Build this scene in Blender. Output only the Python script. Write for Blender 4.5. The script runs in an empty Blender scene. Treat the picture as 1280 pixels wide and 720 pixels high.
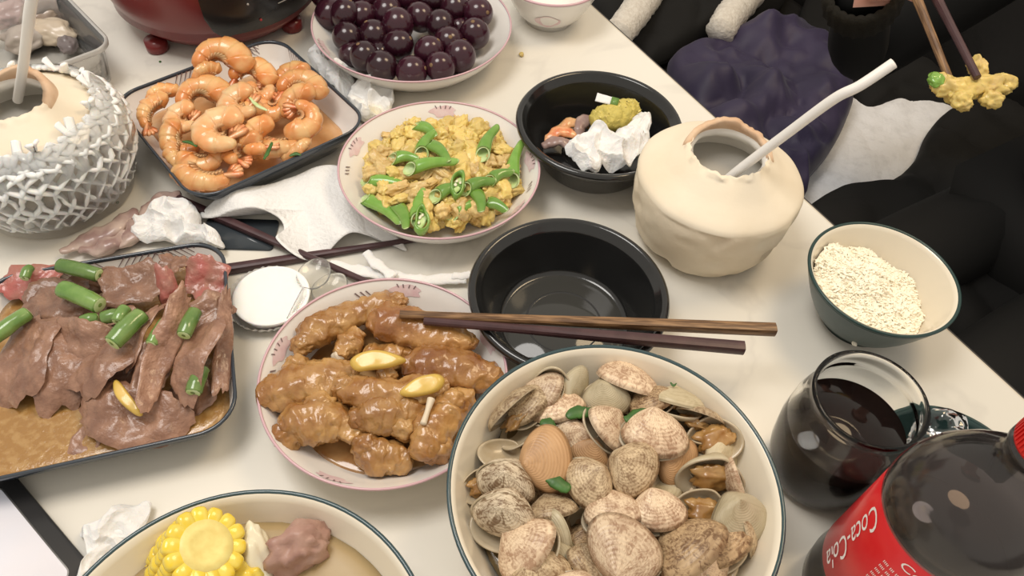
import bpy, math, random
import numpy as np
from mathutils import Vector, Matrix, noise

# ------------------------------------------------------------------ camera, world, lights, exposure
scene = bpy.context.scene
FOC, PITCH, ROLL, CAMH = 960.0, math.radians(51.2), math.radians(4.7), 0.55
_f = np.array([0, math.cos(PITCH), -math.sin(PITCH)]); _u = np.array([0, math.sin(PITCH), math.cos(PITCH)]); _r = np.array([1., 0, 0])
CR = math.cos(ROLL) * _r + math.sin(ROLL) * _u
CU = -math.sin(ROLL) * _r + math.cos(ROLL) * _u
cam_data = bpy.data.cameras.new('camera'); cam = bpy.data.objects.new('camera', cam_data)
scene.collection.objects.link(cam); scene.camera = cam
cam_data.sensor_width = 36.0; cam_data.lens = FOC / 1280 * 36.0; cam_data.clip_start = 0.01
cam.matrix_world = Matrix(((CR[0], CU[0], -_f[0], 0), (CR[1], CU[1], -_f[1], 0), (CR[2], CU[2], -_f[2], CAMH), (0, 0, 0, 1)))

world = bpy.data.worlds.new('world'); scene.world = world; world.use_nodes = True
bg = world.node_tree.nodes['Background']; bg.inputs[0].default_value = (1.0, 0.93, 0.82, 1); bg.inputs[1].default_value = 0.60

def area(name, loc, target, size, power, col):
    l = bpy.data.lights.new(name, 'AREA'); l.shape = 'DISK'; l.size = size; l.energy = power; l.color = col
    o = bpy.data.objects.new(name, l); scene.collection.objects.link(o); o.location = loc
    o.rotation_euler = (Vector(target) - Vector(loc)).to_track_quat('-Z', 'Y').to_euler(); return o
area('ceiling_lamp_light', (-0.60, 0.50, 1.80), (-0.1, 0.42, 0), 0.8, 15, (1.0, 0.96, 0.91))
area('second_ceiling_lamp_light', (0.75, 0.95, 1.6), (0.3, 0.5, 0), 0.6, 8.5, (1.0, 0.76, 0.47))
vs = scene.view_settings
vs.view_transform = 'Standard'; vs.look = 'None'; vs.gamma = 1.0; vs.use_curve_mapping = False; vs.exposure = 0.20

# ------------------------------------------------------------------ helpers
rnd = random.Random(7)
def at(px, py, z=0.0):
    """point of the photograph's pixel on the level z above the table"""
    d = (px - 640) / FOC * CR + (360 - py) / FOC * CU + _f
    t = (z - CAMH) / d[2]
    return Vector((d[0] * t, d[1] * t, z))
def path2(pts, z=0.0): return [at(x, y, z) for x, y in pts]

def mk(name, V, F, mats, smooth=True, idx=None, uv=None):
    me = bpy.data.meshes.new(name)
    me.from_pydata([tuple(map(float, v)) for v in V], [], [tuple(map(int, f)) for f in F])
    for m in (mats if isinstance(mats, (list, tuple)) else [mats]): me.materials.append(m)
    if smooth: me.polygons.foreach_set('use_smooth', [True] * len(me.polygons))
    if idx is not None: me.polygons.foreach_set('material_index', idx)
    if uv is not None:
        l = me.uv_layers.new(name='UVMap')
        vi = np.zeros(len(me.loops), int); me.loops.foreach_get('vertex_index', vi)
        l.data.foreach_set('uv', np.asarray(uv, float)[vi].ravel())
    me.update(); return me
def ob(name, me, parent=None, M=None, loc=None):
    o = bpy.data.objects.new(name, me); scene.collection.objects.link(o)
    if parent is not None: o.parent = parent
    if M is not None: o.matrix_local = M
    if loc is not None: o.location = loc
    return o
def tag(o, label, cat, group=None):
    o['label'] = label; o['category'] = cat
    if group: o['group'] = group
    return o
def thing(name, label, cat, loc=(0, 0, 0), M=None, group=None):
    o = bpy.data.objects.new(name, None); scene.collection.objects.link(o); o.empty_display_size = .02
    if M is not None: o.matrix_local = M
    else: o.location = loc
    return tag(o, label, cat, group)
def RX(a): return Matrix.Rotation(math.radians(a), 4, 'X')
def RY(a): return Matrix.Rotation(math.radians(a), 4, 'Y')
def RZ(a): return Matrix.Rotation(math.radians(a), 4, 'Z')
def pose(loc, yaw=0, tilt=0, lean=0, s=1.0):
    """yaw turns in the table plane; tilt leans the top towards -y, lean towards +x"""
    return Matrix.Translation(loc) @ RX(tilt) @ RY(lean) @ RZ(yaw) @ Matrix.Scale(s, 4)

def lathe(prof, n=64, close=False):
    """prof: list of (r, z); r=0 ends become a pole"""
    V, F, rings = [], [], []
    for r, z in prof:
        if r < 1e-6: V.append((0, 0, z)); rings.append([len(V) - 1])
        else:
            rings.append(list(range(len(V), len(V) + n)))
            for k in range(n):
                a = 2 * math.pi * k / n; V.append((r * math.cos(a), r * math.sin(a), z))
    pr = list(zip(rings, rings[1:])) + ([(rings[-1], rings[0])] if close else [])
    for a, b in pr:
        for k in range(n):
            k2 = (k + 1) % n
            if len(a) == 1 and len(b) == 1: continue
            if len(a) == 1: F.append((a[0], b[k], b[k2]))
            elif len(b) == 1: F.append((a[k], b[0], a[k2]))
            else: F.append((a[k], b[k], b[k2], a[k2]))
    return V, [f[::-1] for f in F]
def smoothline(pts, n, closed=False):
    P = [np.array(p, float) for p in pts]; m = len(P); out = []
    segs = m if closed else m - 1
    for k in range(n):
        t = k / n * segs if closed else k / (n - 1) * segs
        i = min(int(t), segs - 1); u = t - i
        if closed: p0, p1, p2, p3 = P[(i - 1) % m], P[i % m], P[(i + 1) % m], P[(i + 2) % m]
        else: p0, p1, p2, p3 = P[max(i - 1, 0)], P[i], P[i + 1], P[min(i + 2, m - 1)]
        out.append(.5 * ((2 * p1) + (p2 - p0) * u + (2 * p0 - 5 * p1 + 4 * p2 - p3) * u * u + (3 * p1 - p0 - 3 * p2 + p3) * u ** 3))
    return np.array(out)
def nz(v, s, seed=0.0): return noise.noise(Vector((v[0] * s + seed, v[1] * s - seed * .7, v[2] * s + seed * 1.3)))
def tube(pts, rad, n=14, rings=24, flat=1.0, amp=0.0, ns=60, seed=0.0, cap=True, up=(0, 0, 1), sm=True):
    """swept round body; rad: list of radii along it (interpolated); flat squeezes it along up; amp adds lumps"""
    P = smoothline(pts, rings) if sm else np.array([np.array(p, float) for p in pts]); rings = len(P)
    R = np.interp(np.linspace(0, 1, rings), np.linspace(0, 1, len(rad)), rad)
    T = np.gradient(P, axis=0); T /= np.linalg.norm(T, axis=1)[:, None] + 1e-12
    V, F = [], []
    up = np.array(up, float)
    for i in range(rings):
        s = np.cross(T[i], up); s = s / (np.linalg.norm(s) + 1e-9)
        w = np.cross(s, T[i])
        for k in range(n):
            a = 2 * math.pi * k / n
            d = s * math.cos(a) + w * math.sin(a) * flat
            p = P[i] + d * R[i]
            if amp: p = p + d * (amp * (nz(p, ns, seed) + .5 * nz(p, ns * 2.3, seed + 3)))
            V.append(p)
    for i in range(rings - 1):
        for k in range(n):
            k2 = (k + 1) % n
            F.append((i * n + k, i * n + k2, (i + 1) * n + k2, (i + 1) * n + k))
    if cap:
        V.append(P[0] - T[0] * R[0] * .25); V.append(P[-1] + T[-1] * R[-1] * .25); a, b = len(V) - 2, len(V) - 1
        for k in range(n):
            k2 = (k + 1) % n
            F.append((a, k2, k)); F.append((b, (rings - 1) * n + k, (rings - 1) * n + k2))
    return V, F
_ico = {}
def ico(sub):
    if sub in _ico: return _ico[sub]
    t = (1 + 5 ** .5) / 2
    V = [np.array(v, float) / math.sqrt(1 + t * t) for v in [(-1, t, 0), (1, t, 0), (-1, -t, 0), (1, -t, 0), (0, -1, t), (0, 1, t), (0, -1, -t), (0, 1, -t), (t, 0, -1), (t, 0, 1), (-t, 0, -1), (-t, 0, 1)]]
    F = [(0, 11, 5), (0, 5, 1), (0, 1, 7), (0, 7, 10), (0, 10, 11), (1, 5, 9), (5, 11, 4), (11, 10, 2), (10, 7, 6), (7, 1, 8), (3, 9, 4), (3, 4, 2), (3, 2, 6), (3, 6, 8), (3, 8, 9), (4, 9, 5), (2, 4, 11), (6, 2, 10), (8, 6, 7), (9, 8, 1)]
    for _ in range(sub):
        c = {}; G = []
        def mid(a, b):
            k = (min(a, b), max(a, b))
            if k not in c: m = V[a] + V[b]; V.append(m / np.linalg.norm(m)); c[k] = len(V) - 1
            return c[k]
        for a, b, d in F:
            x, y, z = mid(a, b), mid(b, d), mid(d, a); G += [(a, x, z), (b, y, x), (d, z, y), (x, y, z)]
        F = G
    _ico[sub] = (np.array(V), F); return _ico[sub]
def blob(sub, dims, amp, ns, seed, ridge=False, oct=2):
    V, F = ico(sub); out = []
    for v in V:
        n = 0
        for o in range(oct): n += nz(v, ns * 2.1 ** o, seed + o * 5) / 1.8 ** o
        if ridge: n = .5 - 1.6 * abs(n)
        out.append(v * (1 + amp * n) * np.array(dims))
    return out, F
def join(*parts):
    V, F, I = [], [], []
    for q, p in enumerate(parts):
        o = len(V); V += list(p[0]); F += [tuple(i + o for i in f) for f in p[1]]; I += [q] * len(p[1])
    return V, F, I
def box(a, b):
    x0, y0, z0 = a; x1, y1, z1 = b
    V = [(x, y, z) for z in (z0, z1) for y in (y0, y1) for x in (x0, x1)]
    return V, [(0, 2, 3, 1), (4, 5, 7, 6), (0, 1, 5, 4), (2, 6, 7, 3), (0, 4, 6, 2), (1, 3, 7, 5)]
def pad(outline, z, thick, fold=0.0, fs=12, seed=0.0, n=96, K=12, edge=.35, centre=None, fine=0.0, bottom=True, straight=False):
    """soft body over a closed outline: rounded edge, folds in relief; outline in metres"""
    if straight:
        Q = np.array([(p[0], p[1]) for p in outline] + [(outline[0][0], outline[0][1])], float); L_ = np.r_[0, np.cumsum(np.hypot(*np.diff(Q, axis=0).T))]
        tt = np.linspace(0, L_[-1], n, endpoint=False); O = np.c_[np.interp(tt, L_, Q[:, 0]), np.interp(tt, L_, Q[:, 1])]
    else: O = smoothline([(p[0], p[1]) for p in outline], n, True)
    c = O.mean(0) if centre is None else np.array(centre[:2], float)
    V, F = [], []
    for k in range(K + 1):
        q = k / K
        for j in range(n):
            p = c + (O[j] - c) * q
            e = (1 - q) / edge
            hgt = thick * (1 if e >= 1 else math.sqrt(max(0, 1 - (1 - e) ** 2)))
            w = min(1, e * 1.5)
            f = fold * (abs(nz((p[0], p[1], 0), fs, seed)) * 2 - .6 + .5 * nz((p[0], p[1], 0), fs * 2.7, seed + 9)) + fine * nz((p[0], p[1], 0), fs * 9, seed)
            V.append((p[0], p[1], z + hgt + f * (.25 + .75 * w)))
    for k in range(K):
        for j in range(n):
            j2 = (j + 1) % n
            F.append((k * n + j, (k + 1) * n + j, (k + 1) * n + j2, k * n + j2))
    if bottom:
        b = len(V)
        for j in range(n): V.append((O[j][0], O[j][1], z - thick * .3))
        V.append((c[0], c[1], z - thick * .3))
        for j in range(n):
            j2 = (j + 1) % n
            F.append((K * n + j, b + j, b + j2, K * n + j2)); F.append((b + j, b + n, b + j2))
    return V, F
def sheet(pts, thick, sub, fn, seed=0):
    pass

# ------------------------------------------------------------------ materials
def M(name, col, rough=.5, col2=None, ns=30, lo=.35, hi=.65, detail=4, bump=0, bs=80, coat=0, sss=0, trans=0, metal=0, ior=1.45, emit=0, var=0, alpha=1, coord='Object', sheen=0, distort=0):
    m = bpy.data.materials.new(name); m.use_nodes = True; nt = m.node_tree; N = nt.nodes; L = nt.links
    b = N['Principled BSDF']
    b.inputs['Base Color'].default_value = (*col, 1); b.inputs['Roughness'].default_value = rough; b.inputs['Metallic'].default_value = metal
    b.inputs['IOR'].default_value = ior; b.inputs['Transmission Weight'].default_value = trans; b.inputs['Coat Weight'].default_value = coat; b.inputs['Coat Roughness'].default_value = .12
    b.inputs['Subsurface Weight'].default_value = sss; b.inputs['Subsurface Radius'].default_value = (.01, .006, .004); b.inputs['Subsurface Scale'].default_value = .5
    b.inputs['Alpha'].default_value = alpha; b.inputs['Sheen Weight'].default_value = sheen
    if emit: b.inputs['Emission Color'].default_value = (*col, 1); b.inputs['Emission Strength'].default_value = emit
    tc = N.new('ShaderNodeTexCoord'); out = None
    if col2 is not None:
        t = N.new('ShaderNodeTexNoise'); t.inputs['Scale'].default_value = ns; t.inputs['Detail'].default_value = detail; t.inputs['Distortion'].default_value = distort
        L.new(tc.outputs[coord], t.inputs['Vector'])
        r = N.new('ShaderNodeValToRGB'); r.color_ramp.elements[0].position = lo; r.color_ramp.elements[1].position = hi
        r.color_ramp.elements[0].color = (*col, 1); r.color_ramp.elements[1].color = (*col2, 1)
        L.new(t.outputs['Fac'], r.inputs['Fac']); out = r.outputs['Color']
    if var:
        oi = N.new('ShaderNodeObjectInfo'); h = N.new('ShaderNodeHueSaturation')
        mr = N.new('ShaderNodeMapRange'); mr.inputs['To Min'].default_value = 1 - var; mr.inputs['To Max'].default_value = 1 + var
        L.new(oi.outputs['Random'], mr.inputs['Value']); L.new(mr.outputs['Result'], h.inputs['Value'])
        if out is None: h.inputs['Color'].default_value = (*col, 1)
        else: L.new(out, h.inputs['Color'])
        out = h.outputs['Color']
    if out is not None: L.new(out, b.inputs['Base Color'])
    if bump:
        t2 = N.new('ShaderNodeTexNoise'); t2.inputs['Scale'].default_value = bs; t2.inputs['Detail'].default_value = 4
        L.new(tc.outputs[coord], t2.inputs['Vector'])
        bp = N.new('ShaderNodeBump'); bp.inputs['Strength'].default_value = bump; bp.inputs['Distance'].default_value = .002
        L.new(t2.outputs['Fac'], bp.inputs['Height']); L.new(bp.outputs['Normal'], b.inputs['Normal'])
    return m
def film(name, tint, gloss=.35, rough=.08, bump=.6, bs=60, haze=0):
    """thin clear plastic film: mostly see-through with glossy wrinkles"""
    m = bpy.data.materials.new(name); m.use_nodes = True; nt = m.node_tree; N = nt.nodes; L = nt.links; N.remove(N['Principled BSDF'])
    o = N['Material Output']; t = N.new('ShaderNodeBsdfTransparent'); t.inputs[0].default_value = (*tint, 1)
    g = N.new('ShaderNodeBsdfGlossy'); g.inputs['Roughness'].default_value = rough
    mx = N.new('ShaderNodeMixShader'); fr = N.new('ShaderNodeFresnel'); fr.inputs[0].default_value = 1.4
    ad = N.new('ShaderNodeMath'); ad.operation = 'MULTIPLY_ADD'; ad.inputs[1].default_value = 1.0; ad.inputs[2].default_value = gloss * .2
    tc = N.new('ShaderNodeTexCoord'); n = N.new('ShaderNodeTexNoise'); n.inputs['Scale'].default_value = bs
    bp = N.new('ShaderNodeBump'); bp.inputs['Strength'].default_value = bump; bp.inputs['Distance'].default_value = .004
    L.new(tc.outputs['Object'], n.inputs['Vector']); L.new(n.outputs['Fac'], bp.inputs['Height']); L.new(bp.outputs['Normal'], g.inputs['Normal']); L.new(bp.outputs['Normal'], fr.inputs['Normal'])
    L.new(fr.outputs[0], ad.inputs[0]); L.new(ad.outputs[0], mx.inputs[0]); L.new(g.outputs[0], mx.inputs[2])
    if haze:
        d = N.new('ShaderNodeBsdfDiffuse'); d.inputs[0].default_value = (.9, .89, .88, 1); m2 = N.new('ShaderNodeMixShader'); m2.inputs[0].default_value = haze; L.new(t.outputs[0], m2.inputs[1]); L.new(d.outputs[0], m2.inputs[2]); L.new(m2.outputs[0], mx.inputs[1])
    else: L.new(t.outputs[0], mx.inputs[1])
    L.new(mx.outputs[0], o.inputs[0]); L.new(ad.outputs[0], mx.inputs[0]); L.new(mx.outputs[0], o.inputs[0])
    return m
def marble():
    m = M('marble_top', (.80, .765, .69), .22, (.70, .665, .59), ns=2.2, lo=.4, hi=.75, detail=6, coord='Object', distort=.6)
    nt = m.node_tree; N = nt.nodes; L = nt.links; b = N['Principled BSDF']; src = b.inputs['Base Color'].links[0].from_socket
    tc = N.new('ShaderNodeTexCoord'); n = N.new('ShaderNodeTexNoise'); n.inputs['Scale'].default_value = 2.6; n.inputs['Detail'].default_value = 5; n.inputs['Distortion'].default_value = 1.2
    L.new(tc.outputs['Object'], n.inputs['Vector'])
    s = N.new('ShaderNodeMath'); s.operation = 'SUBTRACT'; s.inputs[1].default_value = .5; L.new(n.outputs['Fac'], s.inputs[0])
    a = N.new('ShaderNodeMath'); a.operation = 'ABSOLUTE'; L.new(s.outputs[0], a.inputs[0])
    r = N.new('ShaderNodeMapRange'); r.inputs['From Min'].default_value = 0; r.inputs['From Max'].default_value = .022; r.inputs['To Min'].default_value = .17; r.inputs['To Max'].default_value = 0
    L.new(a.outputs[0], r.inputs['Value'])
    mx = N.new('ShaderNodeMix'); mx.data_type = 'RGBA'; L.new(r.outputs['Result'], mx.inputs['Factor']); L.new(src, mx.inputs[6]); mx.inputs[7].default_value = (.42, .39, .36, 1)
    L.new(mx.outputs[2], b.inputs['Base Color']); return m
def shellmat(name, base, dark, scale=(7, 16), rings=26, contrast=.55, rough=.38):
    """net-and-band shell pattern laid along the growth lines (uv: growth, angle)"""
    m = M(name, base, rough, var=.18); nt = m.node_tree; N = nt.nodes; L = nt.links; b = N['Principled BSDF']
    h = b.inputs['Base Color'].links[0].from_node
    uvn = N.new('ShaderNodeUVMap'); uvn.uv_map = 'UVMap'
    oi = N.new('ShaderNodeObjectInfo'); ad = N.new('ShaderNodeVectorMath'); ad.operation = 'ADD'
    L.new(uvn.outputs[0], ad.inputs[0]); L.new(oi.outputs['Random'], ad.inputs[1])
    mp = N.new('ShaderNodeMapping'); mp.inputs['Scale'].default_value = (scale[0], scale[1], 1); L.new(ad.outputs[0], mp.inputs[0])
    v = N.new('ShaderNodeTexNoise'); v.inputs['Scale'].default_value = 1.0; v.inputs['Detail'].default_value = 5; v.inputs['Roughness'].default_value = .65; v.inputs['Distortion'].default_value = 1.6
    mp2 = N.new('ShaderNodeMapping'); mp2.inputs['Scale'].default_value = (scale[0] * .9, scale[1] * 1.1, 1); L.new(ad.outputs[0], mp2.inputs[0]); L.new(mp2.outputs[0], v.inputs['Vector'])
    n = N.new('ShaderNodeTexNoise'); n.inputs['Scale'].default_value = .35; n.inputs['Detail'].default_value = 3; L.new(mp.outputs[0], n.inputs['Vector'])
    w = N.new('ShaderNodeTexWave'); w.bands_direction = 'X'; w.inputs['Scale'].default_value = rings / 6.28; w.inputs['Distortion'].default_value = 2.2; w.inputs['Detail'].default_value = 2; L.new(uvn.outputs[0], w.inputs['Vector'])
    r1 = N.new('ShaderNodeMapRange'); r1.inputs['From Min'].default_value = .46; r1.inputs['From Max'].default_value = .60; r1.inputs['To Min'].default_value = 0; r1.inputs['To Max'].default_value = contrast; L.new(v.outputs['Fac'], r1.inputs['Value'])
    r2 = N.new('ShaderNodeMapRange'); r2.inputs['From Min'].default_value = .4; r2.inputs['From Max'].default_value = .62; r2.inputs['To Min'].default_value = -.25; r2.inputs['To Max'].default_value = .40; L.new(n.outputs['Fac'], r2.inputs['Value'])
    a1 = N.new('ShaderNodeMath'); a1.operation = 'ADD'; L.new(r1.outputs[0], a1.inputs[0]); L.new(r2.outputs[0], a1.inputs[1])
    a2 = N.new('ShaderNodeMath'); a2.operation = 'MULTIPLY_ADD'; a2.inputs[1].default_value = .20; L.new(w.outputs['Fac'], a2.inputs[0]); L.new(a1.outputs[0], a2.inputs[2]); a2.use_clamp = True
    mx = N.new('ShaderNodeMix'); mx.data_type = 'RGBA'; mx.inputs[6].default_value = (*base, 1); mx.inputs[7].default_value = (*dark, 1); L.new(a2.outputs[0], mx.inputs['Factor'])
    L.new(mx.outputs[2], h.inputs['Color'])
    bp = N.new('ShaderNodeBump'); bp.inputs['Strength'].default_value = .22; bp.inputs['Distance'].default_value = .001; L.new(w.outputs['Fac'], bp.inputs['Height']); L.new(bp.outputs[0], b.inputs['Normal'])
    return m
def woodgrain(name, a, b_, rough=.4):
    m = M(name, a, rough, b_, ns=1, lo=.4, hi=.62, detail=5); N = m.node_tree.nodes; L = m.node_tree.links
    t = [n for n in N if n.type == 'TEX_NOISE'][0]; tc = [n for n in N if n.type == 'TEX_COORD'][0]
    mp = N.new('ShaderNodeMapping'); mp.inputs['Scale'].default_value = (40, 500, 500); L.new(tc.outputs['Object'], mp.inputs[0]); L.new(mp.outputs[0], t.inputs['Vector']); return m

m_marble = marble()
m_edge = M('table_edge_band', (.045, .04, .04), .4)
m_edge2 = M('pale_edge_line', (.62, .56, .46), .4)
m_white = M('white_glaze', (.83, .80, .76), .16, coat=.4)
m_cream = M('cream_glaze', (.80, .73, .60), .16, coat=.4)
m_pink = M('pink_rim', (.62, .40, .44), .25, coat=.3)
m_flower = M('pale_pink_print', (.70, .50, .52), .25, (.76, .62, .62), ns=120)
m_stamen = M('grey_brown_print', (.20, .14, .14), .3)
m_navy = M('navy_glaze', (.035, .045, .06), .18, coat=.5)
m_teal = M('dark_teal_glaze', (.018, .048, .046), .3, coat=.1)
m_tealrim = M('teal_rim_line', (.03, .065, .075), .2, coat=.4)
m_blackpl = M('black_plastic', (.012, .012, .012), .16, bump=.08, bs=150, coat=.5)
m_water = M('thin_water', (.045, .045, .042), .06)
m_tissue = M('tissue_paper', (.86, .85, .84), .85, (.80, .79, .78), ns=60, bump=.35, bs=400, sss=.1)
m_tissue_y = M('stained_tissue', (.86, .85, .83), .8, (.80, .68, .30), ns=25, lo=.58, hi=.75, bump=.35, bs=300)
m_napkin = M('embossed_napkin', (.84, .83, .82), .85, bump=.8, bs=260)
m_grape = M('grape_skin', (.020, .0045, .011), .2, (.050, .009, .018), ns=45, lo=.3, hi=.8, coat=.3, var=.35)
m_stem = M('grape_stem_scar', (.20, .12, .06), .7)
m_prawn = M('cooked_prawn', (.70, .26, .07), .3, (.78, .48, .21), ns=55, lo=.38, hi=.66, coat=.55, sss=.25, var=.12, bump=.25, bs=160)
m_prawn2 = M('pale_cooked_prawn', (.76, .36, .14), .3, (.74, .54, .29), ns=55, lo=.38, hi=.66, coat=.55, sss=.25, var=.12, bump=.25, bs=160)
m_prawntail = M('prawn_tail', (.72, .20, .07), .3, (.80, .42, .20), ns=150, coat=.5)
m_prawnleg = M('prawn_legs', (.74, .36, .16), .35, (.66, .45, .24), ns=120, coat=.4)
m_prawnsauce = M('clear_orange_sauce', (.55, .27, .10), .12, (.66, .42, .22), ns=30, coat=.6)
m_egg = M('scrambled_egg', (.74, .56, .17), .45, (.62, .45, .17), ns=90, lo=.4, hi=.75, coat=.25, sss=.2, var=.14, bump=.5, bs=180)
m_egg2 = M('browned_egg', (.74, .55, .24), .45, (.58, .38, .13), ns=70, coat=.25, sss=.15, var=.12, bump=.5, bs=180)
m_pepper = M('green_pepper', (.13, .29, .035), .25, (.24, .40, .085), ns=40, coat=.5, var=.22)
m_pepper_in = M('pepper_inside', (.50, .66, .25), .4, (.62, .72, .42), ns=120)
m_bean = M('green_stem', (.095, .20, .035), .25, (.18, .29, .075), ns=60, coat=.6, var=.2)
m_coco = M('shaved_coconut', (.84, .745, .59), .6, (.78, .66, .49), ns=14, lo=.4, hi=.75, bump=.25, bs=60)
m_cocoside = M('shaved_coconut_side', (.80, .70, .54), .65, (.73, .61, .45), ns=22, lo=.4, hi=.75, bump=.9, bs=45)
m_cocorim = M('torn_husk', (.74, .55, .38), .7, (.62, .40, .25), ns=40)
m_flesh = M('coconut_flesh', (.84, .81, .75), .4)
m_cocowater = M('cloudy_coconut_water', (.42, .40, .36), .06)
m_straw = M('white_straw', (.84, .81, .77), .4)
m_foam = M('white_foam_net', (.93, .92, .90), .7, sss=.3)
m_film = film('clear_film', (.97, .97, .97))
m_wrap = film('hazy_wrap', (.98, .98, .98), gloss=0, haze=.16, bump=.3)
m_box = film('clear_box_plastic', (.96, .96, .96), gloss=.2, bump=.1, haze=.10)
m_pot = M('dark_red_enamel', (.19, .022, .022), .28, coat=.2)
m_panel = M('black_panel', (.02, .018, .018), .22)
m_mark = M('panel_marks', (.45, .43, .40), .4)
m_redmark = M('panel_red_mark', (.45, .05, .05), .4)
m_wing = M('braised_wing', (.30, .125, .030), .26, (.54, .31, .11), ns=42, lo=.34, hi=.64, coat=.6, sss=.12, bump=.9, bs=130, var=.12)
m_wingdark = M('browned_wing', (.24, .085, .02), .26, (.48, .25, .08), ns=36, lo=.36, hi=.7, coat=.6, sss=.1, bump=.9, bs=130, var=.1)
m_bone = M('bone_end', (.70, .60, .46), .4)
m_sauce = M('brown_sauce', (.32, .15, .05), .1, (.50, .30, .13), ns=40, coat=.5)
m_ginger = M('ginger_slice', (.70, .47, .10), .3, (.60, .40, .08), ns=80, coat=.4)
m_beef = M('cooked_beef', (.21, .105, .068), .32, (.37, .205, .135), ns=70, lo=.35, hi=.7, coat=.35, bump=1.0, bs=170, var=.2)
m_beefpink = M('pink_beef', (.42, .11, .095), .3, (.33, .15, .11), ns=60, coat=.4, bump=.8, bs=150, var=.1)
m_gravy = M('bubbly_gravy', (.34, .18, .055), .12, (.42, .25, .095), ns=170, lo=.45, hi=.62, coat=.5, bump=.25, bs=350)
m_inner = M('shell_inside', (.40, .31, .19), .25, (.55, .47, .34), ns=40, coat=.3)
m_meat = M('clam_meat', (.27, .125, .03), .3, (.40, .235, .085), ns=90, coat=.5, var=.15)
SH = [shellmat('tan_net_shell', (.60, .46, .29), (.24, .15, .08), (9, 26), contrast=.75), shellmat('pale_pink_shell', (.72, .56, .39), (.36, .22, .135), (9, 28), contrast=.7),
      shellmat('brown_zigzag_shell', (.56, .39, .22), (.19, .105, .05), (10, 22), contrast=.8), shellmat('plain_olive_shell', (.58, .50, .34), (.36, .29, .17), (3, 5), 40, .3),
      shellmat('smooth_brown_shell', (.52, .31, .155), (.34, .19, .09), (3, 4), 30, .35), shellmat('white_marked_shell', (.76, .64, .47), (.22, .14, .08), (5, 12), contrast=.85)]
m_clambroth = M('clam_broth', (.13, .09, .04), .1)
m_herb = M('dark_herb_leaf', (.035, .10, .02), .4, (.06, .16, .03), ns=80)
m_corn = M('corn_kernel', (.84, .60, .04), .22, (.82, .68, .15), ns=120, coat=.4, var=.08)
m_corncore = M('corn_cut_core', (.84, .72, .26), .4, (.78, .62, .20), ns=160)
m_broth = M('bone_broth', (.37, .27, .13), .38, (.41, .30, .155), ns=30)
m_pork = M('boiled_pork', (.36, .20, .16), .4, (.46, .29, .23), ns=60, bump=.5, bs=100)
m_turnip = M('pale_root', (.80, .74, .55), .35, coat=.3)
m_rice = M('rice_grain', (.97, .91, .76), .5)
m_glass = M('clear_glass', (.97, .97, .95), .02, trans=1, ior=1.35)
m_pet = film('bottle_plastic', (.92, .84, .82), gloss=.1, rough=.12, bump=.05, haze=.02)
m_cola = M('cola', (.012, .007, .006), .05, ior=1.33)
m_label = M('red_label', (.62, .008, .015), .3, coat=.3)
m_cap = M('red_cap', (.60, .012, .012), .4)
m_print = M('white_print', (.86, .80, .78), .4)
m_chop = woodgrain('brown_woodgrain', (.11, .055, .025), (.30, .17, .08))
m_chopdark = M('dark_purple_wood', (.055, .025, .028), .35, (.075, .035, .038), ns=90)
m_clear = M('clear_spoon_plastic', (.93, .92, .88), .05, trans=.9, ior=1.3)
m_husk = M('purple_prawn_peel', (.30, .19, .17), .35, (.58, .45, .38), ns=35, lo=.4, hi=.65, coat=.4)
m_screen = M('lit_screen', (.80, .82, .92), .2, (.92, .84, .86), ns=6, emit=.12)
m_dark = M('black_device', (.03, .03, .032), .25)
m_silver = M('device_edge', (.55, .55, .56), .3, metal=.8)
m_phone = M('dark_blue_grey_glass', (.05, .06, .07), .2)
m_purple = M('dark_purple_nylon', (.022, .016, .048), .55, (.036, .026, .068), ns=8, sheen=.1)
m_black = M('black_cloth', (.006, .0055, .005), .85)
m_olive = M('dark_olive_knit', (.014, .011, .006), .9, bump=.8, bs=300)
m_fleece = M('white_fleece', (.70, .64, .56), .95, (.80, .75, .67), ns=150, bump=1.0, bs=220)
m_plush = M('pale_grey_plush', (.88, .88, .90), .95, (.76, .76, .78), ns=70, lo=.5, hi=.8, bump=.7, bs=200)
m_skin = M('skin', (.62, .32, .25), .45, sss=.15)
m_hair = M('black_hair', (.01, .008, .007), .5)
m_floor = M('dark_floor', (.05, .045, .04), .5, (.065, .055, .05), ns=5)
m_bench = M('black_leather', (.012, .011, .010), .5, bump=.3, bs=120)

# ------------------------------------------------------------------ structure and large furniture
E0 = Vector((.069, .941, 0)); ED = Vector((.551, -.835, 0)).normalized(); EN = Vector((.835, .551, 0)).normalized()
def tn(t, n, z=0.0): v = E0 + ED * t + EN * n; return Vector((v.x, v.y, z))     # t along the table edge, n outwards from it
fl = ob('floor', mk('floor', [(-4, -3, -.75), (4, -3, -.75), (4, 5, -.75), (-4, 5, -.75)], [(0, 1, 2, 3)], m_floor)); fl['kind'] = 'structure'
MT = Matrix.Translation(E0) @ Matrix(((ED.x, EN.x, 0, 0), (ED.y, EN.y, 0, 0), (0, 0, 1, 0), (0, 0, 0, 1)))
tb = thing('dining_table', 'cream marble-patterned dining table laid with many dishes', 'table', M=MT)
T0, T1, NW = -1.05, 1.15, -1.15
ob('tabletop', mk('tabletop', *box((T0, NW, -.022), (T1, -.004, 0)), m_marble, smooth=False), tb)
ob('edge_band', mk('edge_band', *box((T0, -.004, -.022), (T1, -.0015, -.0008)), m_edge2, smooth=False), tb)
ob('edge_lip', mk('edge_lip', *box((T0, -.0015, -.024), (T1, .0025, -.003)), m_edge, smooth=False), tb)
ob('apron', mk('apron', *box((T0 + .08, NW + .08, -.09), (T1 - .08, -.1, -.022)), m_edge, smooth=False), tb)
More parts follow.
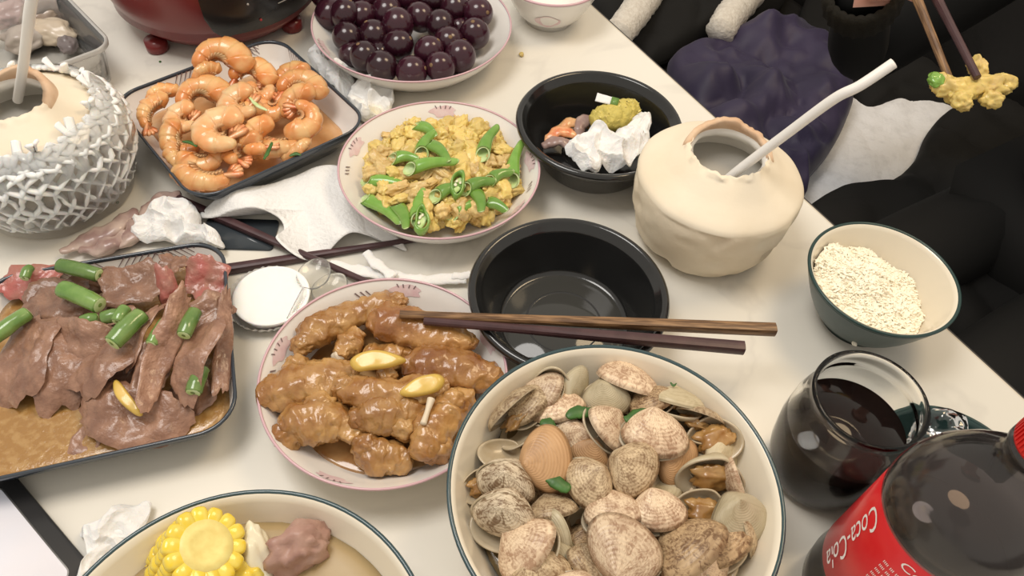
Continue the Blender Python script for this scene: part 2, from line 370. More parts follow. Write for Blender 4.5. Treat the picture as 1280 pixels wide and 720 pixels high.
for t in (T0 + .12, T1 - .12):
    for n in (NW + .12, -.14):
        ob('leg', mk('leg', *box((t - .03, n - .03, -.75), (t + .03, n + .03, -.022)), m_edge, smooth=False), tb)
bench = thing('bench', 'long black padded bench along the far side of the table', 'bench', M=MT)
def rbox(a, b, r=.03):
    x0, y0, z0 = a; x1, y1, z1 = b
    V, F = [], []
    loops = []
    for z, q in ((z0, r), (z0 + r, 0), (z1 - r, 0), (z1 - r * .3, r * .3), (z1, r)):
        L = []
        for cx, cy, sx, sy in ((x0, y0, 1, 1), (x1, y0, -1, 1), (x1, y1, -1, -1), (x0, y1, 1, -1)):
            V.append((cx + sx * q, cy + sy * q, z)); L.append(len(V) - 1)
        loops.append(L)
    for A, B in zip(loops, loops[1:]):
        for k in range(4): F.append((A[k], A[(k + 1) % 4], B[(k + 1) % 4], B[k]))
    F.append(tuple(loops[0][::-1])); F.append(tuple(loops[-1])); return V, F
ob('seat', mk('seat', *rbox((-1.6, .16, -.44), (1.3, .78, -.33)), m_bench, smooth=False), bench)
ob('backrest', mk('backrest', *rbox((-1.6, .78, -.75), (1.3, .92, .15)), m_bench, smooth=False), bench)
ob('plinth', mk('plinth', *box((-1.55, .24, -.75), (1.25, .78, -.44)), m_bench, smooth=False), bench)

# clothes on the bench (outlines lie on the bench at their own height)
def cloth(name, px, z, thick, mat, label, cat, fold=.02, fs=12, seed=0, **k):
    O = [at(x, y, z) for x, y in px]; c = sum(O, Vector()) / len(O)
    V, F = pad([(p.x - c.x, p.y - c.y) for p in O], 0, thick, fold, fs, seed, n=140, K=26, **k)
    return tag(ob(name, mk(name, V, F, mat), loc=(c.x, c.y, z)), label, cat)
cloth('cushion', [(985, 300), (1000, 225), (1035, 165), (1060, 120), (1120, 115), (1190, 120), (1200, 165), (1150, 225), (1105, 275), (1040, 300)], -.325, .02, m_plush, 'pale grey-white plush seat cushion between the purple jacket and the dark trousers', 'cushion', .004, 20, 4)
cloth('padded_jacket', [(1006, 240), (960, 240), (890, 185), (850, 125), (836, 76), (870, 58), (900, 46), (950, 40), (1000, 30), (1040, 60), (1066, 110), (1058, 150), (1036, 190), (1010, 222)], -.27, .04, m_purple, 'dark purple padded jacket heaped on the bench behind the white coconut', 'jacket', .032, 11, 2, fine=.002)
ct = thing('black_coat', 'black coat with two white fleece trims lying on the bench', 'coat', at(850, 20, -.3))
O = [at(x, y, -.3) for x, y in [(735, 10), (760, -60), (860, -90), (980, -85), (985, -10), (950, 26), (890, 42), (830, 74), (795, 74)]]
c0 = at(850, 20, -.3)
V, F = pad([(p.x - c0.x, p.y - c0.y) for p in O], 0, .04, .015, 9, 11, n=120, K=20)
ob('coat_body', mk('coat_body', V, F, m_black), ct)
for a in ([(835, -45), (812, -10), (792, 18), (772, 44)], [(962, -44), (938, -8), (914, 18), (900, 40)]):
    P = [at(x, y, -.235) - c0 for x, y in a]
    ob('fleece_trim', mk('fleece_trim', *tube(P, [.026, .029, .029, .026], 18, 40, amp=.004, ns=160), m_fleece), ct)
cloth('dark_blanket', [(1000, 20), (1060, -70), (1200, -120), (1400, -60), (1420, 120), (1330, 190), (1230, 140), (1180, 133), (1120, 128), (1080, 138), (1060, 110), (1030, 60)], -.31, .025, m_black, 'black clothing bundled on the bench behind the held chopsticks', 'cloth', .02, 8, 16)

# ------------------------------------------------------------------ person seated at the table edge, reaching with chopsticks
def skin_mesh(name, joints, bones, mats, root=0, sub=2):
    """one continuous body grown around a skeleton: joints {name: (pos, rx, ry)}"""
    names = list(joints); ix = {n: i for i, n in enumerate(names)}
    me = bpy.data.meshes.new(name); me.from_pydata([tuple(joints[n][0]) for n in names], [(ix[a], ix[b]) for a, b in bones], [])
    o = bpy.data.objects.new(name, me); scene.collection.objects.link(o)
    md = o.modifiers.new('skin', 'SKIN'); md.use_smooth_shade = True
    for n in names:
        v = me.skin_vertices[0].data[ix[n]]; v.radius = (joints[n][1], joints[n][2]); v.use_root = (ix[n] == root)
    s = o.modifiers.new('sub', 'SUBSURF'); s.levels = sub; s.render_levels = sub
    dg = bpy.context.evaluated_depsgraph_get()
    r = bpy.data.meshes.new_from_object(o.evaluated_get(dg)); bpy.data.objects.remove(o)
    r.materials.clear()
    for m in mats: r.materials.append(m)
    r.polygons.foreach_set('use_smooth', [True] * len(r.polygons)); return r
PEL = Vector((.80, .80, -.20)); per = thing('person', 'person in dark clothes on the bench holding chopsticks with egg over the table edge', 'person', (.80, .80, -.33))
o_ = Vector((.80, .80, -.33)); fw = -EN; sd = -ED     # facing the table; sd = the person's right
sh = Vector((.735, .80, .20)); rs = sh + sd * .17; ls = sh - sd * .17
WR = at(1080, -17, .13); EL = at(1058, 90, -.09) + Vector((.02, .03, 0))
lh = PEL + fw * .16 + ED * .26 + Vector((0, 0, .02)); le = ls + Vector((.06, -.04, -.24))
J = {'pelvis': (PEL, .14, .12), 'waist': (PEL + Vector((-.01, -.01, .16)), .13, .10), 'chest': (sh - Vector((0, 0, .10)), .15, .11), 'neckbase': (sh + Vector((0, 0, .04)), .06, .06),
     'rs': (rs, .065, .065), 're': (EL, .048, .048), 'rw': (WR, .030, .026), 'ls': (ls, .065, .065), 'le': (le, .048, .048), 'lw': (lh, .030, .026)}
def rel(J): return {k: (v[0] - o_, v[1], v[2]) for k, v in J.items()}
ob('coat', skin_mesh('coat', rel(J), [('pelvis', 'waist'), ('waist', 'chest'), ('chest', 'neckbase'), ('chest', 'rs'), ('rs', 're'), ('re', 'rw'), ('chest', 'ls'), ('ls', 'le'), ('le', 'lw')], [m_black]), per)
O = [at(x, y, -.29) for x, y in [(1040, 300), (1010, 262), (1040, 240), (1062, 236), (1088, 246), (1140, 205), (1160, 165), (1185, 140), (1230, 120), (1320, 160), (1380, 300), (1320, 440), (1290, 520), (1200, 450), (1110, 340)]]
c0 = sum(O, Vector()) / len(O); V, F = pad([(p.x - c0.x, p.y - c0.y) for p in O], 0, .03, .02, 8, 6, n=140, K=26)
ob('coat_skirt', mk('coat_skirt', V, F, m_black), per, loc=c0 - o_)
kr = PEL + fw * .43 + sd * .10; kl = PEL + fw * .43 - sd * .10
J = {'pelvis': (PEL - Vector((0, 0, .02)), .13, .11)}
for s, k, q in ((1, kr, 'r'), (-1, kl, 'l')):
    J['h' + q] = (PEL + sd * .09 * s - Vector((0, 0, .05)), .085, .08); J['k' + q] = (k - Vector((0, 0, .05)), .062, .062); J['a' + q] = (k + Vector((0, 0, -.46)), .042, .042); J['t' + q] = (k + fw * .16 + Vector((0, 0, -.50)), .04, .03)
ob('trousers', skin_mesh('trousers', rel(J), [('pelvis', 'hr'), ('hr', 'kr'), ('kr', 'ar'), ('ar', 'tr'), ('pelvis', 'hl'), ('hl', 'kl'), ('kl', 'al'), ('al', 'tl')], [m_black]), per)
hc = sh + Vector((-.03, -.02, .20))
ob('head', skin_mesh('head', rel({'n0': (sh, .05, .05), 'n1': (sh + Vector((-.01, 0, .09)), .048, .05), 'jaw': (hc + fw * .035 - Vector((0, 0, .055)), .052, .05), 'mid': (hc, .075, .085), 'top': (hc + Vector((0, 0, .06)), .062, .07)}), [('n0', 'n1'), ('n1', 'jaw'), ('jaw', 'mid'), ('mid', 'top')], [m_skin]), per)
hv, hf = blob(3, (.098, .098, .10), .05, 3, 5); hv = [v for v in hv]
hv = [(v[0], v[1], v[2] if v[2] > -.03 or (v[0] * fw.x + v[1] * fw.y) < 0 else -.03) for v in hv]
ob('hair', mk('hair', hv, hf, m_hair), per, loc=hc - fw * .028 + Vector((0, 0, .045)) - o_)
for s in (-1, 1):
    ob('eye', mk('eye', *blob(2, (.011, .011, .008), 0, 1, 0), m_hair), per, loc=hc + fw * .088 + sd * .032 * s - o_)
    ob('ear', mk('ear', *blob(2, (.012, .02, .03), .05, 2, 0), m_skin), per, loc=hc + sd * .082 * s - Vector((0, 0, .01)) - o_)
ob('nose', mk('nose', *blob(2, (.014, .014, .022), 0, 1, 0), m_skin), per, loc=hc + fw * .098 - Vector((0, 0, .03)) - o_)
ob('mouth', mk('mouth', *blob(2, (.020, .020, .006), 0, 1, 0), M('lips', (.5, .16, .15), .4)), per, loc=hc + fw * .072 - Vector((0, 0, .066)) - o_)
# ribbed cuff, then the right hand closed on the sticks
ax = (WR - EL).normalized()
def frame(z, ref=Vector((0, 0, 1))):
    x = ref.cross(z).normalized() if abs(z.dot(ref)) < .98 else Vector((1, 0, 0)); y = z.cross(x)
    return Matrix(((x.x, y.x, z.x, 0), (x.y, y.y, z.y, 0), (x.z, y.z, z.z, 0), (0, 0, 0, 1)))
cv, cf = lathe([(.036, -.075), (.041, -.06), (.041, -.01), (.037, 0), (.032, -.004)], 72)
cv = [(v[0] * (1 + .05 * (k % 72 % 3 == 0)), v[1] * (1 + .05 * (k % 72 % 3 == 0)), v[2]) for k, v in enumerate(cv)]
ob('sleeve_cuff', mk('sleeve_cuff', cv, cf, m_olive), per, Matrix.Translation(WR + ax * .01 - o_) @ frame(ax))
EGGP = at(1216, 106, .14)                                    # where the held sticks meet the egg
GRIP = at(1124, -56, .185)
PALM = WR + (GRIP - WR) * .55 + Vector((-.004, .006, .012))
hj = {'w': (WR, .022, .018), 'p': (PALM, .032, .017)}
hb = [('w', 'p')]
gd = (EGGP - GRIP).normalized(); side = gd.cross(Vector((0, 0, 1))).normalized()
for i, (off, ln) in enumerate(((.026, .9), (.009, 1.0), (-.009, .95), (-.026, .8))):
    b0 = PALM + gd * off + (GRIP - PALM) * .55 + Vector((0, 0, .010)); b1 = GRIP + gd * off * .9 + Vector((0, 0, .014)) + side * .004
    b2 = GRIP + gd * (off + .01) + side * -.014 * ln + Vector((0, 0, -.006)); b3 = GRIP + gd * (off + .012) + Vector((0, 0, -.016)) * ln
    for j, b in enumerate((b0, b1, b2, b3)): hj[f'f{i}{j}'] = (b, (.0095, .009, .008, .007)[j], (.0095, .009, .008, .007)[j])
    hb += [('p', f'f{i}0'), (f'f{i}0', f'f{i}1'), (f'f{i}1', f'f{i}2'), (f'f{i}2', f'f{i}3')]
for j, b in enumerate((WR + (PALM - WR) * .6 + gd * .03, GRIP + gd * .03 - (GRIP - PALM) * .35 + Vector((0, 0, -.006)), GRIP + gd * .052 + Vector((0, 0, -.002)))): hj[f't{j}'] = (b, (.012, .010, .008)[j], (.012, .010, .008)[j])
hb += [('w', 't0'), ('t0', 't1'), ('t1', 't2')]
ob('hand', skin_mesh('hand', rel(hj), hb, [m_skin], sub=2), per)
lhj = {'w': (lh, .022, .018), 'p': (lh + fw * .06, .034, .016)}
lhb = [('w', 'p')]
for i, (o1, l1) in enumerate(((-.027, .062), (-.009, .075), (.009, .07), (.027, .056))):
    for j in range(3): lhj[f'f{i}{j}'] = (lh + fw * (.085 + l1 * j * .45) + sd * o1 * (1 + .1 * j) + Vector((0, 0, -.012 * j)), .009 - .001 * j, .009 - .001 * j)
    lhb += [('p', f'f{i}0'), (f'f{i}0', f'f{i}1'), (f'f{i}1', f'f{i}2')]
for j in range(3): lhj[f't{j}'] = (lh + fw * (.03 + .022 * j) + sd * (.03 + .014 * j), .011 - .0015 * j, .011 - .0015 * j)
lhb += [('w', 't0'), ('t0', 't1'), ('t1', 't2')]
ob('hand', skin_mesh('hand', rel(lhj), lhb, [m_skin]), per)

# ------------------------------------------------------------------ chopsticks
def stick(p, q, mat, label, group=None, r0=.0026, r1=.0043, L=None):
    """tip p to handle end q"""
    d = q - p; ln = d.length if L is None else L; d.normalize()
    n = 12; V, F = [], []
    for i in range(n):
        s = i / (n - 1); r = r0 + (r1 - r0) * s; sq = min(1, max(0, (s - .3) / .3))
        for k in range(12):
            a = 2 * math.pi * k / 12 + math.pi / 4
            e = 1 / max(abs(math.cos(a)), abs(math.sin(a))); rr = r * ((1 - sq) + sq * min(e, 1.24))
            V.append((ln * s, rr * math.cos(a), rr * math.sin(a)))
    for i in range(n - 1):
        for k in range(12): F.append((i * 12 + k, (i + 1) * 12 + k, (i + 1) * 12 + (k + 1) % 12, i * 12 + (k + 1) % 12))
    F.append(tuple(range(12))); F.append(tuple(range((n - 1) * 12, n * 12))[::-1])
    z = Vector((0, 0, 1)); y = z.cross(d).normalized(); zz = d.cross(y)
    Mx = Matrix(((d.x, y.x, zz.x, p.x), (d.y, y.y, zz.y, p.y), (d.z, y.z, zz.z, p.z), (0, 0, 0, 1)))
    o = ob('chopstick', mk('chopstick', V, F, mat, smooth=False), None, Mx); tag(o, label, 'chopstick', group); return o
stick(at(500, 393, .056), at(969, 412, .0585), m_chop, 'brown wood-grained chopstick lying across the empty black bowl', r0=.0034, r1=.0046)
stick(at(530, 401, .055), at(930, 435, .0585), m_chopdark, 'dark purple-brown chopstick lying across the empty black bowl', r0=.0034, r1=.0046)
stick(at(460, 353, .0065), at(214, 246, .0068), m_chopdark, 'dark chopstick crossing on top, running from prawn dish to chicken wings', r0=.003, r1=.0043)
stick(at(540, 296, .0035), at(276, 338, .0046), m_chopdark, 'dark chopstick crossing underneath, running from beef dish to egg plate')
ga = (EGGP - GRIP).normalized()
E2 = at(1187, 100, .140)
stick(EGGP + Vector((0, 0, .008)), at(1172, 0, .168), m_chopdark, 'dark chopstick in the raised hand, right one, pressing the egg', L=.235, r0=.0034, r1=.0052)
stick(E2, at(1147, 0, .172), m_chop, 'brown chopstick in the raised hand, left one, behind the egg', L=.23, r0=.0034, r1=.0052)

# ------------------------------------------------------------------ crockery
def decal(prof, outline, mat, name, parent, off=.0004, sub=5):
    """flat print on the inside wall of a round dish: outline in (angle deg, profile length 0..1)"""
    pr = np.array(prof); seg = np.r_[0, np.cumsum(np.hypot(*np.diff(pr, axis=0).T))]; seg /= seg[-1]
    O = np.array(outline, float); c = O.mean(0); n = len(O); V, F = [], []
    for k in range(sub + 1):
        for a, s in c + (O - c) * k / sub:
            r = np.interp(s, seg, pr[:, 0]); z = np.interp(s, seg, pr[:, 1])
            r2 = np.interp(s + .02, seg, pr[:, 0]); z2 = np.interp(s + .02, seg, pr[:, 1]); t = np.array([r2 - r, z2 - z]); t /= np.linalg.norm(t) + 1e-9
            r -= t[1] * off; z += t[0] * off
            V.append((r * math.cos(math.radians(a)), r * math.sin(math.radians(a)), z))
    for k in range(sub):
        for j in range(n): F.append((k * n + j, (k + 1) * n + j, (k + 1) * n + (j + 1) % n, k * n + (j + 1) % n))
    return ob(name, mk(name, V, F, mat), parent)
def torus_ring(R, z, r, n=96, m=8):
    return lathe([(R + r * math.cos(2 * math.pi * k / m), z + r * math.sin(2 * math.pi * k / m)) for k in range(m)], n, True)
def flowers(inner, parent, angs):
    for a in angs:
        o = [(a + 8.5 * math.cos(t) * (1 + .18 * math.cos(5 * t)), .80 + .13 * math.sin(t) * (1 + .18 * math.sin(4 * t))) for t in np.linspace(0, 2 * math.pi, 26)[:-1]]
        decal(inner, o, m_flower, 'flower_print', parent)
        for q in (-3.4, -1.2, 1.2, 3.4):
            decal(inner, [(a + q - .35 + .2 * q, .86), (a + q + .35 + .2 * q, .86), (a + q * 1.5 + .35, .93), (a + q * 1.5 - .35, .93)], m_stamen, 'stamen_print', parent, .0007, 2)
def leaves_print(inner, parent, angs):
    for a in angs:
        for q in (-3, 0, 3): decal(inner, [(a + q, .72), (a + q + 1, .73), (a + q + 3.4, .83), (a + q + 2.6, .84)], m_stamen, 'leaf_print', parent, .0007, 2)
def round_plate(label, cxy, R, H, rb, angs, leaf=(), rim=m_pink, body=m_white):
    t = thing('plate', label, 'plate', (cxy[0], cxy[1], 0))
    inner = [(0, .006), (rb * .8, .006), (rb * .98, .0085), (rb * 1.1, .0135), (rb * 1.1 + (R - rb * 1.1) * .55, .013 + (H - .013) * .55), (R - .0012, H - .0006)]
    prof = [(0, .002), (rb * .9, .002), (rb * .92, 0), (rb, 0), (rb * 1.02, .003), (rb * 1.13, .008), (rb * 1.1 + (R - rb * 1.1) * .62, .008 + (H - .013) * .55), (R, H - .001), (R - .0006, H)] + inner[::-1]
    ob('plate_body', mk('plate_body', *lathe(prof, 96), body), t)
    ob('rim_line', mk('rim_line', *torus_ring(R - .0005, H - .0002, .0011), rim), t)
    flowers(inner[2:], t, angs); leaves_print(inner[2:], t, leaf); return t
PL_EGG = (-.0797, .5559); PL_GRP = (-.1414, .7959); PL_CHK = (-.0931, .3147)
round_plate('round white plate with pink flower prints under the scrambled egg', PL_EGG, .0975, .04, .066, (95, 165, 15, 330), (185, 350))
round_plate('round white plate with pink rim under the dark grapes', PL_GRP, .1157, .04, .080, (60, 130, 210, 320))
round_plate('round white plate with pink rim under the braised chicken wings', PL_CHK, .0953, .04, .066, (88, 168, 30, 255), (110, 182))

def deep_bowl(name, label, cxy, R, H, rf, mout, min_, rimmat, cat='bowl', rz=.0012, rim_z=None):
    t = thing(name, label, cat, (cxy[0], cxy[1], 0)); w = .004
    k = R - rf; A = [(0, .004), (rf * .85, .004), (rf * .88, 0), (rf, 0), (rf * 1.02, .006)]
    wall = [(rf * 1.02 + (R - rf * 1.02) * s ** .62, .006 + (H - .006) * s) for s in (.06, .14, .25, .4, .6, .8, .93, 1.0)]
    ob('bowl_body', mk('bowl_body', *lathe(A + wall + [(R - w * .5, H + .0006)], 96), mout), t)
    inn = [(R - w * .5, H + .0006)] + [(r - w, max(z, .010)) for r, z in wall[::-1]] + [(rf * .8, .0095), (0, .009)]
    ob('inner_glaze', mk('inner_glaze', *lathe(inn, 96), min_), t)
    ob('rim_line', mk('rim_line', *torus_ring(R - .0014, H, rz * 1.3), rimmat), t)
    return t
B_CLAM = (.0784, .22); B_SOUP = (-.136, .0837); B_RICE = (.3161, .4398)
deep_bowl('bowl', 'large cream bowl with a dark teal rim full of clams', B_CLAM, .1107, .08, .06, m_cream, m_cream, m_tealrim)
deep_bowl('bowl', 'large cream bowl with a dark teal rim holding corn soup', B_SOUP, .1137, .08, .06, m_cream, m_cream, m_tealrim)
deep_bowl('rice_bowl', 'dark teal bowl with cream inside filled with white rice', B_RICE, .0641, .06, .032, m_teal, m_cream, m_teal)
e = at(1190, 598, .05); deep_bowl('rice_bowl', 'dark teal bowl behind the cola bottle, half under clear plastic', (e.x, e.y), .06, .05, .032, m_teal, m_teal, m_teal)
e = at(690, -22, .05); tbowl = deep_bowl('bowl', 'white bowl with a pink flower print at the top edge beside the grapes', (e.x, e.y), .062, .055, .03, m_white, m_white, m_pink)
V, F = [], []
for k in range(24):
    a = 2 * math.pi * k / 24; aa = math.radians(-92 + 19 * math.cos(a)); zz = .025 + .010 * math.sin(a) * (1 + .15 * math.cos(4 * a)); r = .030 * 1.02 + (.062 - .0306) * ((zz - .006) / .049) ** .62 + .0006
    V.append((r * math.cos(aa), r * math.sin(aa), zz))
ob('flower_print', mk('flower_print', V, [tuple(range(24))], m_flower), tbowl)

def takeaway(label, cxy, R, H, rb):
    t = thing('takeaway_bowl', label, 'bowl', (cxy[0], cxy[1], 0))
    pr = [(0, .0015), (rb * .55, .0015), (rb * .57, 0), (rb * .97, 0), (rb, .002), (R - .009, H - .010), (R - .006, H - .007), (R, H - .006), (R + .0005, H - .003), (R - .0015, H - .0004), (R - .004, H), (R - .0065, H - .0012), (R - .0075, H - .0045), (R - .0105, H - .006), (R - .0115, H - .009), (rb * 1.0, .008), (rb * .97, .0045), (rb * .9, .0035), (rb * .60, .0035), (rb * .57, .0050), (rb * .54, .0035), (0, .0030)]
    ob('bowl_body', mk('bowl_body', *lathe(pr, 96), m_blackpl), t); return t
tk = takeaway('empty black plastic bowl with a little water at the centre of the table', (.0479, .4055), .0845, .05, .058)
w = tag(ob('water', mk('water', *lathe([(.0535, .0), (.053, .0004), (0, .0004)], 64), m_water), loc=(.0479, .4055, .0037)), 'shallow clear water in the empty black plastic bowl', 'water')
takeaway('black plastic bowl of scraps with tissue and a gnawed corn cob', (.0754, .6311), .0855, .05, .058)

def rrect(a, b, r, n=10):
    o = []
    for cx, cy, s in ((a - r, b - r, 0), (-a + r, b - r, 90), (-a + r, -b + r, 180), (a - r, -b + r, 270)):
        for k in range(n + 1): th = math.radians(s + 90 * k / n); o.append((cx + r * math.cos(th), cy + r * math.sin(th)))
    return o
def loft(loops, cap0=True, cap1=True):
    n = len(loops[0][0]); V, F = [], []
    for L, z in loops: V += [(x, y, z) for x, y in L]
    for i in range(len(loops) - 1):
        for k in range(n): F.append((i * n + k, i * n + (k + 1) % n, (i + 1) * n + (k + 1) % n, (i + 1) * n + k))
    if cap0: F.append(tuple(range(n))[::-1])
    if cap1: F.append(tuple(range((len(loops) - 1) * n, len(loops) * n)))
    return V, F
def rect_dish(label, loc, yaw, a, b, r, H, prints):
    t = thing('rectangular_dish', label, 'dish', M=Matrix.Translation((loc[0], loc[1], 0)) @ RZ(yaw))
    q = .020
    ob('dish_outside', mk('dish_outside', *loft([(rrect(a - q - .004, b - q - .004, r - .008), 0), (rrect(a - q, b - q, r - .006), .001), (rrect(a - .006, b - .006, r - .001), H * .6), (rrect(a, b, r), H - .001), (rrect(a - .0004, b - .0004, r), H)], True, False), m_navy), t)
    ob('dish_inside', mk('dish_inside', *loft([(rrect(a - .0016, b - .0016, r - .001), H), (rrect(a - .008, b - .008, r - .004), H * .55), (rrect(a - q, b - q, r - .006), .008), (rrect(a - q - .012, b - q - .012, r - .012), .005)], False, True), m_white), t)
    ob('rim_line', mk('rim_line', *loft([(rrect(a, b, r), H - .001), (rrect(a + .0004, b + .0004, r), H + .0004), (rrect(a - .0012, b - .0012, r), H + .0012), (rrect(a - .0026, b - .0026, r - .002), H + .0002), (rrect(a - .0026, b - .0026, r - .002), H - .002)], False, False), m_navy), t)
    # leaf strokes printed on the sloping wall: (edge, position along it, lean)
    for edge, pos, lean, cnt in prints:
        for k in range(cnt):
            s = pos + (k - cnt / 2) * .0052
            ln = .75 - .3 * abs(k - cnt / 2) / cnt; P = []
            for u, w in ((.05, -.0007), (.05, .0007), (ln, .0002), (ln, -.0002)):
                al = s + w + lean * u * .022
                inset = .0016 + (.008 - .0016) * u * 1.1; z = H - (H * .45) * u * 1.1 + .0002; inset += .0006
                if edge == 'top': P.append((al, b - inset, z))
                elif edge == 'right': P.append((a - inset, al, z))
                elif edge == 'left': P.append((-a + inset, al, z))
            ob('leaf_print', mk('leaf_print', P, [(0, 1, 2, 3)] if edge != 'top' else [(0, 3, 2, 1)], m_stamen, smooth=False), t)
    return t
D_PR = (-.293, .618); D_BF = (-.3155, .320)
PR_YAW, BF_YAW = 44, 20
rect_dish('rectangular dish with navy outside under the cooked prawns', D_PR, PR_YAW, .0965, .0965, .03, .035, [('top', .045, .9, 9), ('top', -.005, -.6, 7), ('right', .05, -.8, 9), ('right', .02, .5, 6), ('top', .075, .3, 6)])
rect_dish('rectangular dish with navy outside under the sliced beef', D_BF, BF_YAW, .0965, .0965, .03, .035, [('top', .06, .9, 9), ('top', .03, -.7, 6), ('right', .05, -.8, 9), ('top', -.03, .9, 9), ('top', -.06, -.4, 6)])

# ------------------------------------------------------------------ sauces lying in the dishes
def sauce(label, loc, outline, z, mat, yaw=0, name='sauce', amp=.0004):
    V, F = pad(outline, 0, .0012, amp, 30, 3, n=120, K=16, edge=.05, straight=True)
    o = ob(name, mk(name, V, F, mat), M=Matrix.Translation((loc[0], loc[1], z)) @ RZ(yaw)); return tag(o, label, 'sauce')
sauce('thin orange sauce pooled under the cooked prawns', D_PR, rrect(.0805, .0805, .022, 5), .0105, m_prawnsauce, PR_YAW)
sauce('bubbly brown gravy pooled under the sliced beef', D_BF, rrect(.0885, .0885, .025, 5), .0190, m_gravy, BF_YAW, amp=.0001)
circ = lambda r, n=36: [(r * math.cos(2 * math.pi * k / n), r * math.sin(2 * math.pi * k / n)) for k in range(n)]
sauce('brown sauce pooled under the braised chicken wings', PL_CHK, circ(.074), .0125, m_sauce)
sauce('murky broth at the bottom of the clam bowl', B_CLAM, circ(.0905), .0485, m_clambroth, name='broth')
sauce('cloudy yellow-brown broth in the corn soup bowl', B_SOUP, circ(.1005), .0605, m_broth, name='broth')

# ------------------------------------------------------------------ grapes
gv, gf = ico(3); gme = mk('grape', [(v[0], v[1], v[2] * 1.06) for v in gv], gf, m_grape)
sv, sf = lathe([(.16, 1.0), (.12, 1.075), (0, 1.06)], 10); gst = mk('stem_scar', sv, sf, m_stem)
def grape(px, py, z, r, label, k):
    p = at(px, py, z); o = ob('grape', gme, M=Matrix.Translation(p) @ RX(rnd.uniform(-70, 70)) @ RY(rnd.uniform(-70, 70)) @ Matrix.Scale(r, 4))
    tag(o, label, 'grape', 'dark grapes on the plate'); ob('stem_scar', gst, o)
rows = [('front row', 4, .030, [(457, 72), (480, 83), (515, 88), (550, 84), (577, 72)]), ('second row from the front', 5, .032, [(433, 47), (467, 45), (496, 56), (535, 65), (563, 53), (591, 43)]),
        ('third row from the front', 6, .036, [(411, 16), (455, 20), (430, 16), (486, 16), (497, 29), (526, 20), (552, 31), (596, 18), (569, 11)]), ('back row', 7, .040, [(408, -6), (430, -8), (457, -2), (484, -4), (514, -2), (541, 0), (500, -18), (470, -20), (545, -20), (440, -26), (575, -10)])]
ORD = ['first', 'second', 'third', 'fourth', 'fifth', 'sixth', 'seventh', 'eighth', 'ninth', 'tenth', 'eleventh', 'twelfth']
for rn, q, z, pts in rows:
    for k, (x, y) in enumerate(sorted(pts)):
        grape(x + rnd.uniform(-3, 3), y + rnd.uniform(-2, 2), z + rnd.uniform(-.001, .002) + (.004 if (x, y) in ((430, 16), (497, 29)) else 0), .0176 * rnd.uniform(.95, 1.06), f'dark purple grape, {ORD[k]} from the left in the {rn}', q)
for k, (x, y) in enumerate([(440, 62), (475, 62), (575, 30), (520, 8), (448, 30)]):
    grape(x, y + 6, .0215, .0150, f'dark purple grape half hidden beneath the others, {ORD[k]} of the lower layer', 9)

# ------------------------------------------------------------------ prawns
def prawn_mesh(R, sweep, r, seed, mat):
    """curled body of overlapping shell segments, tail fan, belly legs"""
    n, rings = 16, 64; V, F = [], []
    for i in range(rings):
        s = i / (rings - 1); a = math.radians(sweep) * s
        Rr = R * (1 - .30 * s); c = np.array([Rr * math.cos(a), Rr * math.sin(a), .0018 * math.sin(s * 7 + seed)])
        seg = (s * 6.5) % 1
        rad = r * (1.0 - .58 * s ** 1.4) * min(1, (s + .02) * 7) ** .5 * (.93 + .13 * seg)
        if s > .95: rad *= max(.4, 1 - (s - .95) * 9)
        d = np.array([math.cos(a), math.sin(a), 0])
        for k in range(n):
            b = 2 * math.pi * k / n
            q = c + (d * math.cos(b) * (1.18 if math.cos(b) > 0 else 1.0) + np.array([0, 0, math.sin(b)]) * .84) * rad
            q = q + d * (.0009 * nz(q, 130, seed)); V.append(q)
    for i in range(rings - 1):
        for k in range(n): F.append((i * n + k, i * n + (k + 1) % n, (i + 1) * n + (k + 1) % n, (i + 1) * n + k))
    F.append(tuple(range(n))[::-1]); F.append(tuple(range((rings - 1) * n, rings * n)))
    a = math.radians(sweep); Rr = R * .70; e = np.array([Rr * math.cos(a), Rr * math.sin(a), 0]); t = np.array([-math.sin(a), math.cos(a), 0]); d = np.array([math.cos(a), math.sin(a), 0])
    TV, TF = [], []
    for sp in (-.55, -.18, .18, .55):
        u = t * math.cos(sp) + d * math.sin(sp); w = np.cross(u, [0, 0, 1.0]); o = len(TV)
        for q, wd in ((-.002, .0016), (.003, .0026), (.008, .0030), (.011, .0014)):
            for sgn, zz in ((-1, 0), (0, .0010), (1, 0), (0, -.0006)): TV.append(e + u * q + w * wd * sgn + np.array([0, 0, zz + sp * .0018]))
        for i in range(3):
            for k in range(4): TF.append((o + i * 4 + k, o + i * 4 + (k + 1) % 4, o + i * 4 + 4 + (k + 1) % 4, o + i * 4 + 4 + k))
        TF.append((o + 12, o + 13, o + 14, o + 15))
    LV, LF = [], []
    for i in range(10):
        s = .10 + i * .085; a = math.radians(sweep) * s; Rr = R * (1 - .30 * s); d = np.array([math.cos(a), math.sin(a), 0]); t = np.array([-math.sin(a), math.cos(a), 0])
        for sg in (-1, 1):
            rr = r * (1 - .5 * s); p0 = d * (Rr - rr * .75) + np.array([0, 0, sg * rr * .45]); p1 = p0 - d * rr * .55 + t * rr * .35 - np.array([0, 0, sg * rr * .15])
            w = np.array([0, 0, .0011]); o = len(LV); LV += [p0 - t * .0017, p0 + t * .0017, p1 + t * .0009 + w, p1 - t * .0009 + w, p0 + w * 1.4]; LF += [(o, o + 1, o + 2, o + 3), (o, o + 3, o + 4), (o + 1, o + 4, o + 2), (o + 4, o + 3, o + 2)]
    return mk('body', V, F, mat), mk('tail', TV, TF, m_prawntail), mk('legs', LV, LF, m_prawnleg)
